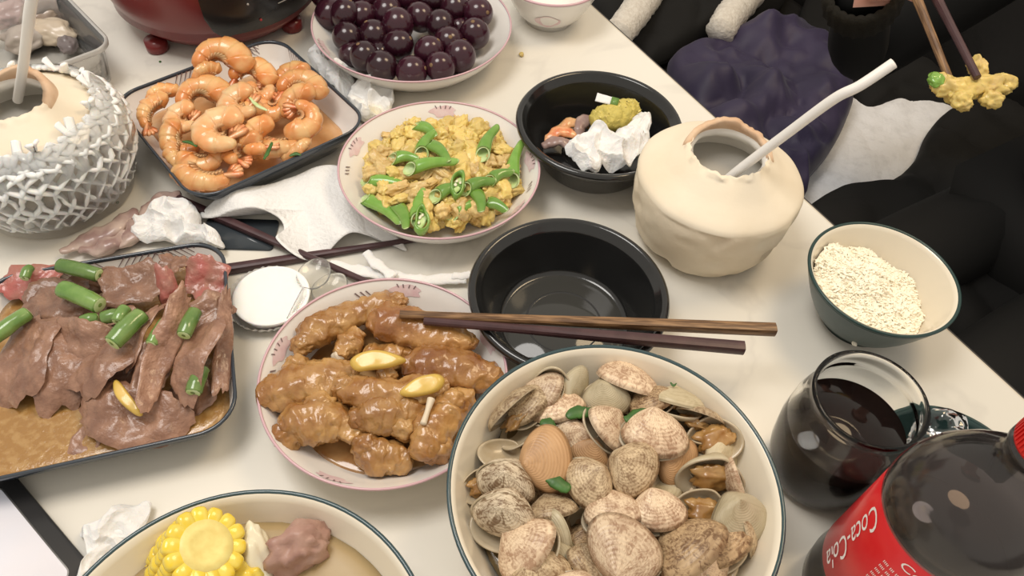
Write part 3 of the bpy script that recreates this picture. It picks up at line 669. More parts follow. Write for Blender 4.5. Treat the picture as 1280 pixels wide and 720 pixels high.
PRK = [prawn_mesh(.0120, 245, .0094, 1, m_prawn), prawn_mesh(.0150, 210, .0088, 2, m_prawn), prawn_mesh(.0108, 300, .0094, 3, m_prawn2), prawn_mesh(.024, 115, .0084, 4, m_prawn)]
def prawn(px, py, z, kind, yaw, tilt, lean, s, label):
    px, py, z, s = 297 + (px - 297) * .93, 148 + (py - 148) * .93, max(z, .037) + .002, s * 1.12
    p = at(px, py, z); q = RZ(-PR_YAW) @ Vector((p.x - D_PR[0], p.y - D_PR[1], 0)); lim = .068 if kind == 3 else .064
    nn = (abs(q.x) ** 3 + abs(q.y) ** 3) ** (1 / 3); q = RZ(PR_YAW) @ (q * min(1, lim / max(nn, 1e-6))); p = Vector((q.x + D_PR[0], q.y + D_PR[1], z))
    t = thing('prawn', label, 'prawn', M=pose(p, yaw, tilt, lean, s), group='cooked prawns in the dish')
    ob('body', PRK[kind][0], t); ob('tail', PRK[kind][1], t); ob('legs', PRK[kind][2], t)
for a in [(190, 150, .024, 3, 100, 15, 0, 1, 'prawn upright along the left wall of the dish'), (192, 132, .026, 3, 60, 20, 10, .8, 'small pinkish prawn at the left end of the heap'),
          (372, 95, .030, 0, 20, 15, 0, 1.05, 'prawn nearest the top right wall, under the printed leaves'), (311, 95, .042, 1, -20, 25, 0, 1.15, 'orange arched prawn just right of the topmost curl'),
          (329, 112, .030, 2, 130, 15, 0, .95, 'sauce-covered prawn in the hollow below the leaf print'), (241, 200, .026, 1, 200, 20, 10, 1.05, 'bright orange prawn tucked under the large pale curl'),
          (259, 218, .028, 3, 195, 20, 0, 1.25, 'glossy prawn lowest at the bottom corner of the dish'), (302, 214, .026, 0, 25, 15, 0, 1.1, 'prawn by the front rim, right of the bottom corner'),
          (247, 126, .042, 1, 0, 25, 0, 1.3, 'long prawn arching across the upper left of the heap'), (259, 104, .046, 3, 60, 35, 40, .75, 'pale prawn tail piece standing under the topmost curl'),
          (225, 150, .042, 2, 60, 20, 0, .98, 'tight round pale prawn on the left of the heap'), (213, 186, .038, 1, 120, 20, 10, 1.05, 'yellow-orange prawn hooked over the lower left wall'),
          (377, 112, .042, 1, -20, 20, 0, 1.2, 'large prawn bending along the upper right side'), (380, 132, .040, 0, 40, 20, 0, 1.1, 'prawn below the upper right pair, mostly sauced'),
          (356, 157, .040, 3, 210, 15, 0, 1.3, 'slender prawn stretched across the middle right'), (392, 182, .034, 3, 255, 15, 0, .85, 'prawn tail with thin legs by the lower right rim'),
          (302, 130, .050, 2, 60, 20, 0, 1.15, 'curled pink prawn at the centre of the heap'), (335, 186, .042, 0, 60, 15, 0, 1.1, 'curled prawn with a dark green herb inside its bend'),
          (405, 153, .046, 0, 230, 25, 0, 1.12, 'pale prawn curled over the right corner of the dish'), (275, 168, .050, 2, 40, 15, 0, 1.42, 'largest pale round prawn on top at the centre'),
          (270, 78, .052, 1, -12, 30, 0, 1.42, 'topmost orange prawn arched at the back corner'), (305, 165, .034, 3, 60, 20, 0, 1.0, 'red-shelled prawn squeezed between the two large curls'),
          (345, 128, .034, 0, 150, 15, 0, 1.0, 'prawn under the green spring onion in the middle'), (225, 205, .024, 3, 150, 15, 0, .9, 'prawn low against the front left wall')]:
    prawn(*a)
def shred(name, px, z, mat, label, cat, r=.002, flat=.5, amp=.0006):
    P = path2(px, z); c = P[len(P) // 2]
    return tag(ob(name, mk(name, *tube([p - c for p in P], [r * .5, r, r, r * .5], 8, 16, flat, amp, 200, 1), mat), loc=c), label, cat)
shred('herb_leaf', [(312, 122), (322, 132), (334, 138)], .056, m_pepper_in, 'pale spring onion shred on the prawns at the centre', 'herb')
shred('herb_leaf', [(228, 177), (238, 178), (246, 183)], .050, m_herb, 'small green herb on the yellow-orange prawn', 'herb')
shred('herb_leaf', [(340, 178), (335, 190), (330, 199)], .052, m_herb, 'dark herb inside the curled prawn by the front rim', 'herb')
shred('herb_leaf', [(362, 195), (370, 192), (376, 194)], .038, m_herb, 'dark herb at the front wall of the prawn dish', 'herb')

# ------------------------------------------------------------------ scrambled egg with green peppers
EGM = [mk('egg_piece', *blob(3, d, .42, f, s, False, 3), m) for d, f, s, m in [((.010, .008, .006), 1.6, 1, m_egg), ((.012, .007, .005), 1.4, 2, m_egg), ((.008, .008, .006), 1.9, 3, m_egg2), ((.011, .009, .005), 1.3, 4, m_egg), ((.013, .006, .005), 1.7, 5, m_egg2), ((.009, .007, .007), 2.1, 6, m_egg)]]
def inside(px, py, poly):
    c = False; j = len(poly) - 1
    for i in range(len(poly)):
        if (poly[i][1] > py) != (poly[j][1] > py) and px < (poly[j][0] - poly[i][0]) * (py - poly[i][1]) / (poly[j][1] - poly[i][1]) + poly[i][0]: c = not c
        j = i
    return c
EPOLY = [(448, 200), (470, 180), (480, 150), (500, 142), (530, 152), (548, 158), (575, 148), (600, 150), (612, 168), (640, 185), (650, 200), (652, 225), (650, 245), (630, 265), (600, 278), (578, 285), (560, 270), (545, 283), (520, 282), (500, 272), (478, 258), (470, 240), (455, 215)]
for layer, (step, zb) in enumerate(((15, .014), (17, .023), (19, .030))):
    y = 142
    while y < 292:
        x = 445 + (layer * 7) % step
        while x < 660:
            jx, jy = x + rnd.uniform(-5, 5), y + rnd.uniform(-4, 4)
            d = max(0, 1 - math.hypot((jx - 552) / 105, (jy - 212) / 72)) ** .5
            if inside(jx, jy, EPOLY) and (layer == 0 or d > .18 * layer):
                o = ob('egg_piece', EGM[rnd.randrange(6)], M=pose(at(jx, jy, zb + .008 * d), rnd.uniform(0, 360), rnd.uniform(-25, 45), rnd.uniform(-30, 30), rnd.uniform(.85, 1.25)))
                bro = o.data.materials[0] == m_egg2; tag(o, 'browned scrambled egg piece heaped among green pepper slices' if bro else 'yellow scrambled egg piece heaped among green pepper slices', 'egg', 'browned egg pieces on the plate' if bro else 'yellow egg pieces on the plate')
            x += step
        y += step * .8
def pepper(px, py, ln, ang, z, label, kind='slice'):
    """ang: direction in the photograph, counter-clockwise from the right"""
    a = math.radians(ang); h = ln / 2
    p, q = at(px - h * math.cos(a), py + h * math.sin(a), z), at(px + h * math.cos(a), py - h * math.sin(a), z + .003); c = (p + q) / 2
    L = (q - p).length
    X = (q - p).normalized(); Z = Vector((0, -.35, 1)); Y = Z.cross(X).normalized(); Z = X.cross(Y)
    Mx = Matrix(((X.x, Y.x, Z.x, c.x), (X.y, Y.y, Z.y, c.y), (X.z, Y.z, Z.z, c.z), (0, 0, 0, 1)))
    t = thing('pepper_slice', label, 'pepper', M=Mx, group='green pepper slices in the egg')
    if kind == 'slice':       # hollow, obliquely cut at both ends
        n, R = 20, 20; V, F = [], []
        for sh, rr in ((0, 1), (1, .80)):
            for i in range(R):
                s = i / (R - 1); rad = .0068 * (1 - .5 * s ** 1.6) * rr * (1 + .06 * math.sin(s * 7))
                for k in range(n):
                    b = 2 * math.pi * k / n
                    V.append(((s - .5) * L + math.sin(b) * .006 * (1 - s * .3) - .001 * sh * (1 if s < .5 else -1), rad * math.cos(b) * 1.05 + .003 * math.sin(s * 3), rad * math.sin(b) * .75))
        for sh in (0, 1):
            for i in range(R - 1):
                for k in range(n):
                    q4 = [sh * R * n + v for v in (i * n + k, i * n + (k + 1) % n, (i + 1) * n + (k + 1) % n, (i + 1) * n + k)]; F.append(tuple(q4 if sh == 0 else q4[::-1]))
        nF = R * n; o = [0] * (R - 1) * n + [1] * (R - 1) * n
        for i in (0, R - 1):
            for k in range(n): F.append((i * n + k, i * n + (k + 1) % n, nF + i * n + (k + 1) % n, nF + i * n + k)); o.append(1)
        ob('pepper_flesh', mk('pepper_flesh', V, F, [m_pepper, m_pepper_in], idx=o), t)
    else:                     # a ring with seeds
        V, F = lathe([(.0105, -.004), (.0115, 0), (.0105, .004), (.0085, .004), (.0075, 0), (.0085, -.004)], 28, True)
        V = [(v[0] * (1.25 + .12 * math.cos(3 * math.atan2(v[1], v[0]) + px)) + .002 * math.sin(v[1] * 300), v[1] * .62 + .0016 * math.sin(v[0] * 260 + px), v[2] * 1.2 + .0012 * math.sin(v[0] * 200)) for v in V]
        ob('pepper_flesh', mk('pepper_flesh', V, F, m_pepper), t)
        ob('membrane', mk('membrane', *blob(2, (.0098, .0044, .002), .2, 2, px), m_pepper_in), t)
        for k in range(4): ob('seed', mk('seed', *blob(1, (.0019, .0014, .0008), 0, 1, 0), m_turnip), t, loc=(rnd.uniform(-.006, .006), rnd.uniform(-.002, .002), .0028))
for a in [(486, 231, 58, -12, .032, 'long green pepper slice at the left edge of the egg'), (540, 207, 56, 8, .046, 'shiny green pepper strip lying across the centre of the egg'), (477, 263, 52, -35, .026, 'green pepper slice at the lower left, resting on the bare plate'),
          (526, 258, 34, 80, .036, 'green pepper slice above the seeded ring at the bottom'), (612, 177, 36, 62, .044, 'pale green pepper slice standing at the upper right of the egg'), (646, 203, 46, 76, .036, 'large green pepper slice at the right end of the egg'),
          (531, 163, 26, -30, .042, 'green pepper slice at the top, below the flower print'), (547, 190, 32, -42, .047, 'bright green pepper slice above the central strip'), (504, 199, 28, 0, .043, 'green pepper slice left of the central strip'),
          (560, 240, 34, 18, .042, 'dark green pepper slice beside the curved one'), (598, 232, 34, 15, .044, 'bright pepper slice right of the curved one'), (624, 222, 28, 22, .040, 'olive pepper slice behind the right end of the heap'),
          (596, 250, 28, -70, .040, 'narrow green pepper slice pointing down at the lower right'), (617, 258, 28, -20, .034, 'dark pepper slice with seeds at the lower right'), (501, 270, 30, -68, .032, 'upright green pepper slice left of the seeded ring'),
          (534, 180, 28, 60, .044, 'olive green pepper slice below the top one'), (580, 262, 30, 20, .034, 'green pepper slice half buried near the front')]:
    pepper(*a)
pepper(527, 276, 26, 70, .036, 'green pepper ring with pale seeds at the bottom of the egg', 'ring'); pepper(572, 232, 26, 60, .045, 'curved green pepper ring at the centre right of the egg', 'ring')

# ------------------------------------------------------------------ clams
def valve(mat, a=.0215, b=.0165, H=.0105, seed=0):
    nT, nR = 44, 12; V, UV = [], []
    ap = np.array([-.10 * a, .80 * b])
    def outline(th):
        x = a * math.cos(th) * (1 - .10 * math.sin(th)) + .04 * a; y = b * math.sin(th)
        g = math.exp(-((th - math.pi / 2) / .42) ** 2); return np.array([x * (1 - .06 * max(0, math.sin(th))) - .12 * a * g, y + .08 * b * g])
    for layer in (0, 1):
        for i in range(nR + 1):
            rho = i / nR
            for k in range(nT):
                th = 2 * math.pi * k / nT; O = outline(th); P = ap + (O - ap) * (rho if rho > 0 else 1e-3)
                q = (P[0] / a) ** 2 + (P[1] / b) ** 2
                rho_e = max(0, 1 - min(1, q)); beak = math.exp(-((P[0] - ap[0]) / (.35 * a)) ** 2 - ((P[1] - ap[1]) / (.35 * b)) ** 2)
                z = H * (1 - rho ** 3) ** .55 * (.55 + .45 * rho_e ** .5) + beak * H * .28 * (1 - rho)
                if layer == 0: z += .00012 * math.sin(rho * 62) * (rho > .15)
                else: P = P * .93; z = z * .86 - .0012
                V.append((P[0], P[1], max(z, 0 if layer == 0 else -.0004))); UV.append((rho, k / nT * 1.0))
    F, I = [], []
    o = (nR + 1) * nT
    for layer in (0, 1):
        for i in range(nR):
            for k in range(nT):
                q = [layer * o + v for v in (i * nT + k, (i + 1) * nT + k, (i + 1) * nT + (k + 1) % nT, i * nT + (k + 1) % nT)]
                F.append(tuple(q if layer == 0 else q[::-1])); I.append(layer)
    for k in range(nT): F.append((nR * nT + k, o + nR * nT + k, o + nR * nT + (k + 1) % nT, nR * nT + (k + 1) % nT)); I.append(1)
    return mk('shell_valve', V, F, [mat, m_inner], idx=I, uv=UV)
VAL = [valve(m) for m in SH]
MEAT = mk('clam_meat', *blob(3, (.0135, .0095, .0045), .35, 1.6, 4, False, 3), m_meat)
def clam(px, py, z, kind, mode, yaw, tilt, lean, s, label, edge=0):
    """mode: c closed, o gaping with meat, u one valve seen from outside, i one valve seen from inside with meat, e empty valve seen from inside"""
    p = at(px, py, z); v = Vector((p.x - B_CLAM[0], p.y - B_CLAM[1], 0)); lim = (.088 if mode in 'uie' else .085) if v.y > -.02 else .075
    if v.length > lim: v *= lim / v.length; p = Vector((B_CLAM[0] + v.x, B_CLAM[1] + v.y, z + .004))
    t = thing('clam' if mode in 'co' else 'clam_shell', label, 'clam', M=pose(p, yaw, tilt, lean, s) @ RX(edge), group='clams in the large bowl')
    hinge = Matrix.Translation((0, .0145, 0))
    def h(deg): return hinge @ RX(deg) @ hinge.inverted()
    if mode == 'c':
        gp = 3 + (px * 7 + py) % 8; ob('shell_valve', VAL[kind], t, h(-gp)); ob('shell_valve', VAL[kind], t, h(gp) @ RY(180)); ob('clam_meat', MEAT, t, Matrix.Translation((0, .004, 0)) @ Matrix.Scale(.85, 4))
    elif mode == 'o':
        ob('shell_valve', VAL[kind], t, h(-24)); ob('shell_valve', VAL[kind], t, h(24) @ RY(180)); ob('clam_meat', MEAT, t, Matrix.Translation((0, .002, 0)))
    elif mode == 'b':
        ob('shell_valve', VAL[kind], t, h(-62)); ob('shell_valve', VAL[kind], t, h(62) @ RY(180))
    elif mode == 'u': ob('shell_valve', VAL[kind], t)
    elif mode in 'ie':
        ob('shell_valve', VAL[kind], t, RY(180))
        if mode == 'i': ob('clam_meat', MEAT, t, Matrix.Translation((0, .001, -.0015)))
CL = [(665, 474, .066, 1, 'c', 60, 35, 10, .85, 'narrow pale clam against the back left wall of the bowl', -55),
      (690, 487, .066, 3, 'e', 95, 70, -15, .85, 'grey empty half shell standing at the back, left of its twin'), (716, 486, .066, 3, 'u', 80, 60, 35, .85, 'grey half shell standing at the back, right of its twin'),
      (644, 495, .064, 0, 'c', 50, 35, 15, .85, 'ridged grey clam at the upper left behind the long gaping one', -50), (648, 522, .066, 0, 'o', 48, 35, 0, 1.05, 'long gaping clam seen edge-on at the upper left wall', -80),
      (696, 512, .066, 1, 'c', 18, 35, 0, .95, 'patterned clam edge-on beside the green herb at the upper left', -55), (683, 575, .073, 4, 'u', 100, 20, -10, 1.08, 'large smooth brown shell standing out left of centre'),
      (630, 570, .060, 3, 'e', -15, 35, -10, .85, 'small grey shell with dark inside at the left wall', -45), (600, 612, .056, 3, 'i', 20, 20, 20, .7, 'yellowish open shell behind the white-marked clams on the left'),
      (632, 604, .068, 5, 'c', -15, 30, -5, .95, 'white-marked clam at the left, the upper of two', 25), (624, 648, .066, 5, 'c', -8, 30, -3, 1.0, 'white-marked clam at the left, the lower of two, triangle on its beak', 30),
      (622, 664, .056, 3, 'e', -8, 10, 0, 1.05, 'pale half shell under the lower white-marked clam'), (690, 639, .066, 0, 'u', 15, 35, 0, .8, 'small brown domed shell edge-on below the big smooth brown one', -80),
      (661, 690, .066, 1, 'c', 52, 30, -10, 1.1, 'large pale clam at the lower left of the heap', -40), (697, 666, .064, 3, 'u', 110, 35, 20, .75, 'slim grey shell standing beside the large pale clam', -70),
      (690, 707, .056, 3, 'c', 70, 30, 0, .9, 'greenish pale clam low at the front left'), (736, 604, .073, 0, 'c', -55, 15, -10, .90, 'round net-patterned clam left of centre, beak to the left'),
      (790, 588, .075, 0, 'c', 60, 15, 10, .98, 'round net-patterned clam at the centre, beak to the upper left'), (758, 537, .068, 1, 'c', -42, 35, 10, .95, 'pale ribbed clam leaning between the herb leaves', -45),
      (817, 545, .074, 1, 'c', -4, 35, 0, 1.12, 'bright pink-white patterned clam right of centre, edge to the front', -38), (756, 500, .066, 3, 'c', 10, 30, 0, .88, 'yellow-grey clam with fine growth ridges at the back'),
      (785, 490, .060, 3, 'e', -10, 35, 0, 1.15, 'wide dark half shell behind the yellow-grey ridged clam', -35), (783, 472, .064, 1, 'u', -14, 35, 0, 1.15, 'pale shell edge topmost at the back wall of the bowl', -75),
      (815, 505, .068, 2, 'c', 30, 35, 0, .85, 'brown speckled clam tilted at the back right of the herb', -60), (850, 503, .066, 3, 'c', -8, 35, 0, .9, 'pale ridged clam lying edge-on at the back right', -75),
      (882, 522, .062, 0, 'o', -15, 35, 0, .85, 'brown gaping clam at the far right of the back wall', -80), (893, 551, .068, 3, 'i', 15, 20, -10, 1.0, 'open shell with orange meat at the upper right'),
      (902, 575, .058, 3, 'u', 70, 20, 30, .9, 'grey shell behind the open one with orange meat'), (890, 601, .066, 3, 'i', -5, 35, 0, 1.12, 'wide oval open shell with meat at the right', 30),
      (880, 643, .064, 3, 'i', -12, 20, -5, .98, 'whitish open shell with a small morsel at the right'), (922, 651, .068, 3, 'u', 20, 20, 20, 1.1, 'smooth cream ridged shell at the right, outside up'),
      (950, 607, .064, 1, 'e', -65, 40, 20, .95, 'narrow pinkish shell standing along the right wall', -65), (958, 672, .058, 0, 'u', -70, 40, 25, .95, 'rib-edged brown shell at the right wall', -60),
      (821, 641, .073, 1, 'c', 10, 30, 0, .88, 'rounded pink-tan clam right of the bottom centre', -30), (765, 644, .071, 1, 'c', 12, 35, 0, .92, 'pink-tan clam with oval bands left of the bottom centre', -50),
      (780, 688, .074, 1, 'c', 150, 15, 0, 1.2, 'large round clam with a pale wedge at the bottom centre'), (737, 672, .060, 0, 'e', 80, 40, -40, 1.2, 'dark open half shell left of the large round clam'),
      (862, 690, .072, 2, 'u', 42, 35, 10, 1.25, 'long brown ribbed shell slanting at the lower right', -75), (884, 705, .060, 3, 'i', 20, 20, 0, 1.0, 'open shell with meat low at the right front'),
      (925, 700, .060, 2, 'c', 30, 30, 10, 1.0, 'brown speckled clam at the lower right', -40), (735, 708, .062, 0, 'c', -30, 30, 0, .8, 'small brown clam low at the front centre', -45),
      (715, 548, .062, 1, 'u', -60, 30, 0, .8, 'pale striped shell behind the big smooth brown one'), (735, 570, .060, 4, 'u', -30, 20, 0, .75, 'brown fleshy shell between the smooth brown one and the ribbed one'),
      (846, 578, .062, 4, 'u', 60, 30, 10, .85, 'dark brown shell under the bright patterned clam'), (842, 612, .058, 3, 'e', -40, 20, 0, .95, 'dim half shell left of the oval open one'),
      (832, 668, .058, 4, 'u', 50, 40, 0, .8, 'reddish brown shell below the rounded pink-tan clam'), (760, 570, .058, 3, 'e', 30, 20, 0, .9, 'half shell in the gap above the two round clams'),
      (660, 740, .060, 0, 'c', 20, 20, 0, 1.0, 'net-patterned clam at the front left below the large pale one'), (720, 750, .066, 1, 'c', -20, 25, 0, 1.0, 'pink-tan clam at the front of the bowl, left of the middle'), (790, 758, .068, 0, 'c', 30, 20, 0, 1.05, 'net-patterned clam at the front of the bowl, at the middle'),
      (860, 752, .064, 3, 'i', 10, 20, 0, 1.05, 'open shell with meat at the front of the bowl'), (915, 745, .058, 1, 'u', 60, 30, 20, .95, 'pale shell at the front right wall of the bowl'), (700, 790, .056, 5, 'c', 0, 20, 0, 1.0, 'white-marked clam at the very front of the bowl'), (800, 800, .058, 2, 'c', 40, 20, 0, 1.0, 'brown speckled clam at the very front of the bowl')]
for a in CL: clam(*a)
for k in range(22):                       # lower layer seen in the gaps
    a = 2.4 * k; r = .062 * math.sqrt((k + .5) / 22)
    t = thing('clam', 'dim clam in the lower layer of the bowl, seen through gaps', 'clam', M=pose((B_CLAM[0] + r * math.cos(a), B_CLAM[1] + r * math.sin(a), .046), rnd.uniform(0, 360), rnd.uniform(-20, 50), rnd.uniform(-25, 25), .95), group='lower layer of clams')
    kk = k % 5; ob('shell_valve', VAL[kk], t); ob('shell_valve', VAL[kk], t, RY(180))
for px, z, lb in [([(708, 520), (722, 515), (742, 514)], .076, 'dark green herb leaf at the back left of the clams'), ([(676, 527), (687, 531), (694, 533)], .074, 'bright green herb scrap at the left of the clams'), ([(782, 526), (805, 518), (842, 527)], .080, 'green herb leaf draped over the bright patterned clam'), ([(682, 596), (698, 604), (712, 612)], .076, 'dark herb leaf under the big smooth brown shell')]:
    shred('herb_leaf', px, z, m_herb, lb, 'herb', .005, .3, .0015)
shred('herb_leaf', [(838, 478), (842, 482), (846, 479)], .077, m_herb, 'tiny dark herb stuck to the back wall of the clam bowl', 'herb', .0008)

# ------------------------------------------------------------------ chicken wings
def wing(label, px, radii, z, flat=.8, mat=m_wing, amp=.0026, seed=0, z2=None, bone=0, knob=()):
    zs = np.linspace(z, z if z2 is None else z2, len(px)); P = [at(x, y, zz) for (x, y), zz in zip(px, zs)]; c = P[len(P) // 2]
    t = thing('chicken_wing', label, 'chicken wing', c, group='braised chicken wings on the plate')
    Q = [p - c for p in P]; V, F = tube(Q, radii, 36, 72, flat, amp, 75, seed, True)
    V = [Vector(v) + Vector((nz(v, 150, seed), nz(v, 150, seed + 4), nz(v, 150, seed + 8))) * .0022 + Vector((nz(v, 420, seed), nz(v, 420, seed + 4), nz(v, 420, seed + 8))) * .0009 for v in V]
    parts = [(V, F)]
    for x, y, zz, r in knob:
        bv, bf = blob(3, (r, r * .9, r * .85), .3, 2, seed + x); k0 = at(x, y, zz) - c; parts.append(([Vector(v) + k0 for v in bv], bf))
    V, F, I = join(*parts); ob('meat', mk('meat', V, F, mat), t)
    if bone:
        e = Q[0] if bone < 0 else Q[-1]; bv, bf = blob(2, (.006, .005, .005), .25, 2, seed); ob('bone_end', mk('bone_end', [Vector(v) + e for v in bv], bf, m_bone), t)
wing('long chicken wing at the back left of the plate', [(374, 434), (395, 415), (430, 398), (470, 384), (506, 375)], [.007, .0135, .0140, .0115, .0125, .006], .034, .85, m_wing, seed=1, knob=[(378, 432, .034, .009), (498, 378, .036, .008)])
wing('small chicken piece with a bone end beside the back left wing', [(424, 446), (436, 430), (448, 414)], [.006, .011, .007], .033, .8, m_wing, seed=2, bone=-1)
wing('fat flat chicken wing under the chopstick tips', [(460, 400), (480, 402), (520, 412), (565, 422), (596, 431)], [.007, .0165, .0185, .0170, .012, .005], .038, .75, m_wingdark, seed=3)
wing('chicken piece under the front of the chopstick wing', [(455, 440), (490, 446), (530, 442)], [.006, .012, .007], .028, .8, m_wing, seed=13)
wing('large pointed chicken wing at the left edge of the plate', [(320, 500), (345, 492), (385, 482), (420, 472), (446, 464)], [.005, .0150, .0195, .0185, .0150, .007], .036, .75, m_wing, seed=4, knob=[(372, 458, .034, .011), (436, 482, .038, .010)])
wing('browned chicken wing at the right edge near the clam bowl', [(503, 462), (530, 456), (570, 462), (605, 470), (627, 476)], [.007, .0150, .0185, .0170, .0130, .005], .038, .75, m_wingdark, seed=5)
wing('slim chicken wing under the ginger at the centre', [(424, 482), (450, 492), (485, 494), (525, 488), (560, 480)], [.008, .0125, .0140, .0130, .0125, .007], .041, .85, m_wing, seed=6, knob=[(430, 486, .040, .011), (484, 470, .040, .008)])
wing('stout chicken drumette at the lower left of the plate', [(353, 540), (375, 530), (405, 526), (430, 534), (444, 548)], [.008, .0165, .0185, .0165, .010, .005], .034, .85, m_wing, seed=7, knob=[(360, 545, .030, .012), (400, 508, .038, .012)])
wing('chicken wing piece at the centre front of the plate', [(440, 524), (465, 518), (500, 516), (532, 512)], [.008, .0150, .0170, .0145, .008], .037, .85, m_wing, seed=8, knob=[(448, 526, .036, .011), (505, 535, .036, .011)])
wing('chicken wing with a bare bone at the right front', [(524, 572), (536, 548), (555, 522), (575, 502), (592, 494)], [.008, .0140, .0165, .0150, .0110, .006], .036, .85, m_wing, seed=9, bone=0, knob=[(566, 504, .042, .012), (545, 560, .032, .013)])
shb = path2([(529, 530), (534, 515), (539, 499)], .052); cbn = shb[1]
wing('lowest chicken piece in the sauce at the front', [(446, 575), (465, 570), (490, 572), (512, 584)], [.007, .0140, .0145, .0120, .006], .024, .85, m_wing, seed=10, knob=[(458, 556, .030, .011)])
tag(ob('chicken_bone', mk('chicken_bone', *tube([p - cbn for p in shb], [.0026, .002, .0032], 10, 14), m_bone), loc=cbn), 'thin bare bone sticking up at the right front of the wings', 'bone')
def ginger(px, z, thick, label, tilt=0):
    P = [at(x, y, z) for x, y in px]; c = sum(P, Vector()) / len(P)
    V, F = pad([(p.x - c.x, p.y - c.y) for p in P], 0, thick, .0004, 60, 2, n=40, K=6, edge=.25)
    tag(ob('ginger_slice', mk('ginger_slice', V, F, m_ginger), M=Matrix.Translation(c) @ RX(tilt)), label, 'ginger')
ginger([(437, 452), (448, 443), (470, 439), (492, 443), (508, 451), (490, 458), (465, 461), (445, 462)], .054, .0035, 'yellow ginger slice in the middle of the chicken wings', 15)
ginger([(500, 488), (520, 474), (545, 469), (556, 476), (548, 488), (525, 494), (505, 494)], .054, .0035, 'brown-stained ginger slice on the slim wing at the centre', 15)

# ------------------------------------------------------------------ sliced beef
def beef(label, px, py, L, W, ang, z, tilt, lean, bend, seed, mat=m_beef, th=.0036):
    """slice of meat: L, W in photograph pixels along and across, ang counter-clockwise"""
    a = math.radians(ang); c = at(px, py, z)
    e1 = at(px + math.cos(a) * 50, py - math.sin(a) * 50, z) - c; e2 = at(px - math.sin(a) * 50, py - math.cos(a) * 50, z) - c
    l, w = e1.length / 50 * L / 2, e2.length / 50 * W / 2; yaw = math.degrees(math.atan2(e1.y, e1.x))
    n, K = 48, 12; V, F = [], []
    def pt(x, y, up):
        b = bend * (x / l) ** 2 * .012 + .008 * nz((x, y, 0), 28, seed) + .0025 * nz((x, y, 0), 90, seed) + .0009 * nz((x, y, up), 260, seed)
        return (x, y, b + up)
    for side in (1, -1):
        for i in range(K + 1):
            q = i / K
            for k in range(n):
                t = 2 * math.pi * k / n; e = (abs(math.cos(t)) ** 3 + abs(math.sin(t)) ** 3) ** (-1 / 3)
                r = q * e * (1 + .30 * nz((math.cos(t), math.sin(t), 0), 1.3, seed + 2) + .16 * nz((math.cos(t), math.sin(t), 0), 4, seed) + .06 * nz((math.cos(t), math.sin(t), 0), 11, seed))
                V.append(pt(l * r * math.cos(t), w * r * math.sin(t), side * th * .5 * math.sqrt(max(.0, 1 - q ** 6))))
    o = (K + 1) * n
    for s in (0, 1):
        for i in range(K):
            for k in range(n):
                q4 = [s * o + v for v in (i * n + k, (i + 1) * n + k, (i + 1) * n + (k + 1) % n, i * n + (k + 1) % n)]; F.append(tuple(q4 if s == 0 else q4[::-1]))
    tag(ob('beef_slice', mk('beef_slice', V, F, mat), M=Matrix.Translation(c) @ RX(tilt) @ RZ(yaw) @ RX(lean)), label, 'beef', 'beef slices in the dish')
for a in [('low beef slice at the far upper left wall', 43, 352, 75, 34, 5, .030, 10, 10, .3, 1, m_beefpink), ('beef slice under the upper left stems', 72, 372, 70, 40, -5, .032, 10, 0, .3, 21),
          ('long thin beef strip below the topmost green stem', 122, 352, 70, 22, 8, .036, 15, 20, .2, 2), ('beef slice on the left under two stems', 71, 386, 84, 36, -8, .042, 20, 10, -.5, 3),
          ('rough crumbly beef slab at the top centre', 168, 356, 82, 44, 20, .043, 15, 0, .4, 4), ('small beef scrap by the right printed wall', 217, 332, 34, 24, -20, .034, 10, 0, .2, 5),
          ('pinkish red beef slice in the top right corner', 255, 348, 48, 44, 60, .033, 15, 0, .3, 6, m_beefpink), ('pink rolled beef piece beside the top right slice', 212, 372, 30, 54, 10, .038, 15, 30, -.6, 7, m_beefpink),
          ('long grey-brown beef slab at the left edge', 28, 450, 112, 66, 60, .038, 15, -10, -.5, 8), ('rounded orange-brown beef slice at the left centre', 72, 452, 100, 58, 78, .042, 15, 10, -1.0, 9),
          ('dark beef slice above the rounded orange-brown one', 100, 425, 72, 46, -20, .046, 15, 10, -.4, 10), ('broad beef slab slanting at the centre', 128, 450, 95, 58, 45, .044, 15, -15, -.3, 11),
          ('diagonal beef strip under the central stem', 170, 420, 100, 30, 55, .050, 15, -30, -.3, 12), ('dim beef slice in the shadow below the centre', 160, 468, 70, 50, 40, .032, 10, 0, .2, 22),
          ('long folded beef strip right of the centre', 207, 432, 140, 30, 62, .052, 15, 40, .3, 13), ('narrow beef edge left of the wide right slab', 190, 462, 60, 34, 70, .040, 10, 10, .2, 23),
          ('wide smooth beef slab near the right wall', 245, 445, 104, 46, 62, .050, 15, -20, -.3, 14), ('beef slice behind the wide right slab', 258, 395, 66, 44, 40, .042, 15, 10, -.4, 15),
          ('upright beef strip along the right wall', 279, 430, 112, 22, 82, .040, 10, 30, .2, 16), ('large beef slab lying at the front', 160, 520, 132, 66, -12, .030, 12, 5, -.3, 17),
          ('beef slice end poking from the gravy at the front', 112, 540, 34, 70, -20, .026, 10, 0, .1, 18), ('beef slice between the upper stems', 140, 395, 60, 40, 10, .036, 10, 0, .2, 19), ('beef slice low at the right front corner', 240, 500, 60, 40, 30, .022, 8, 0, .1, 20)]:
    beef(*a)
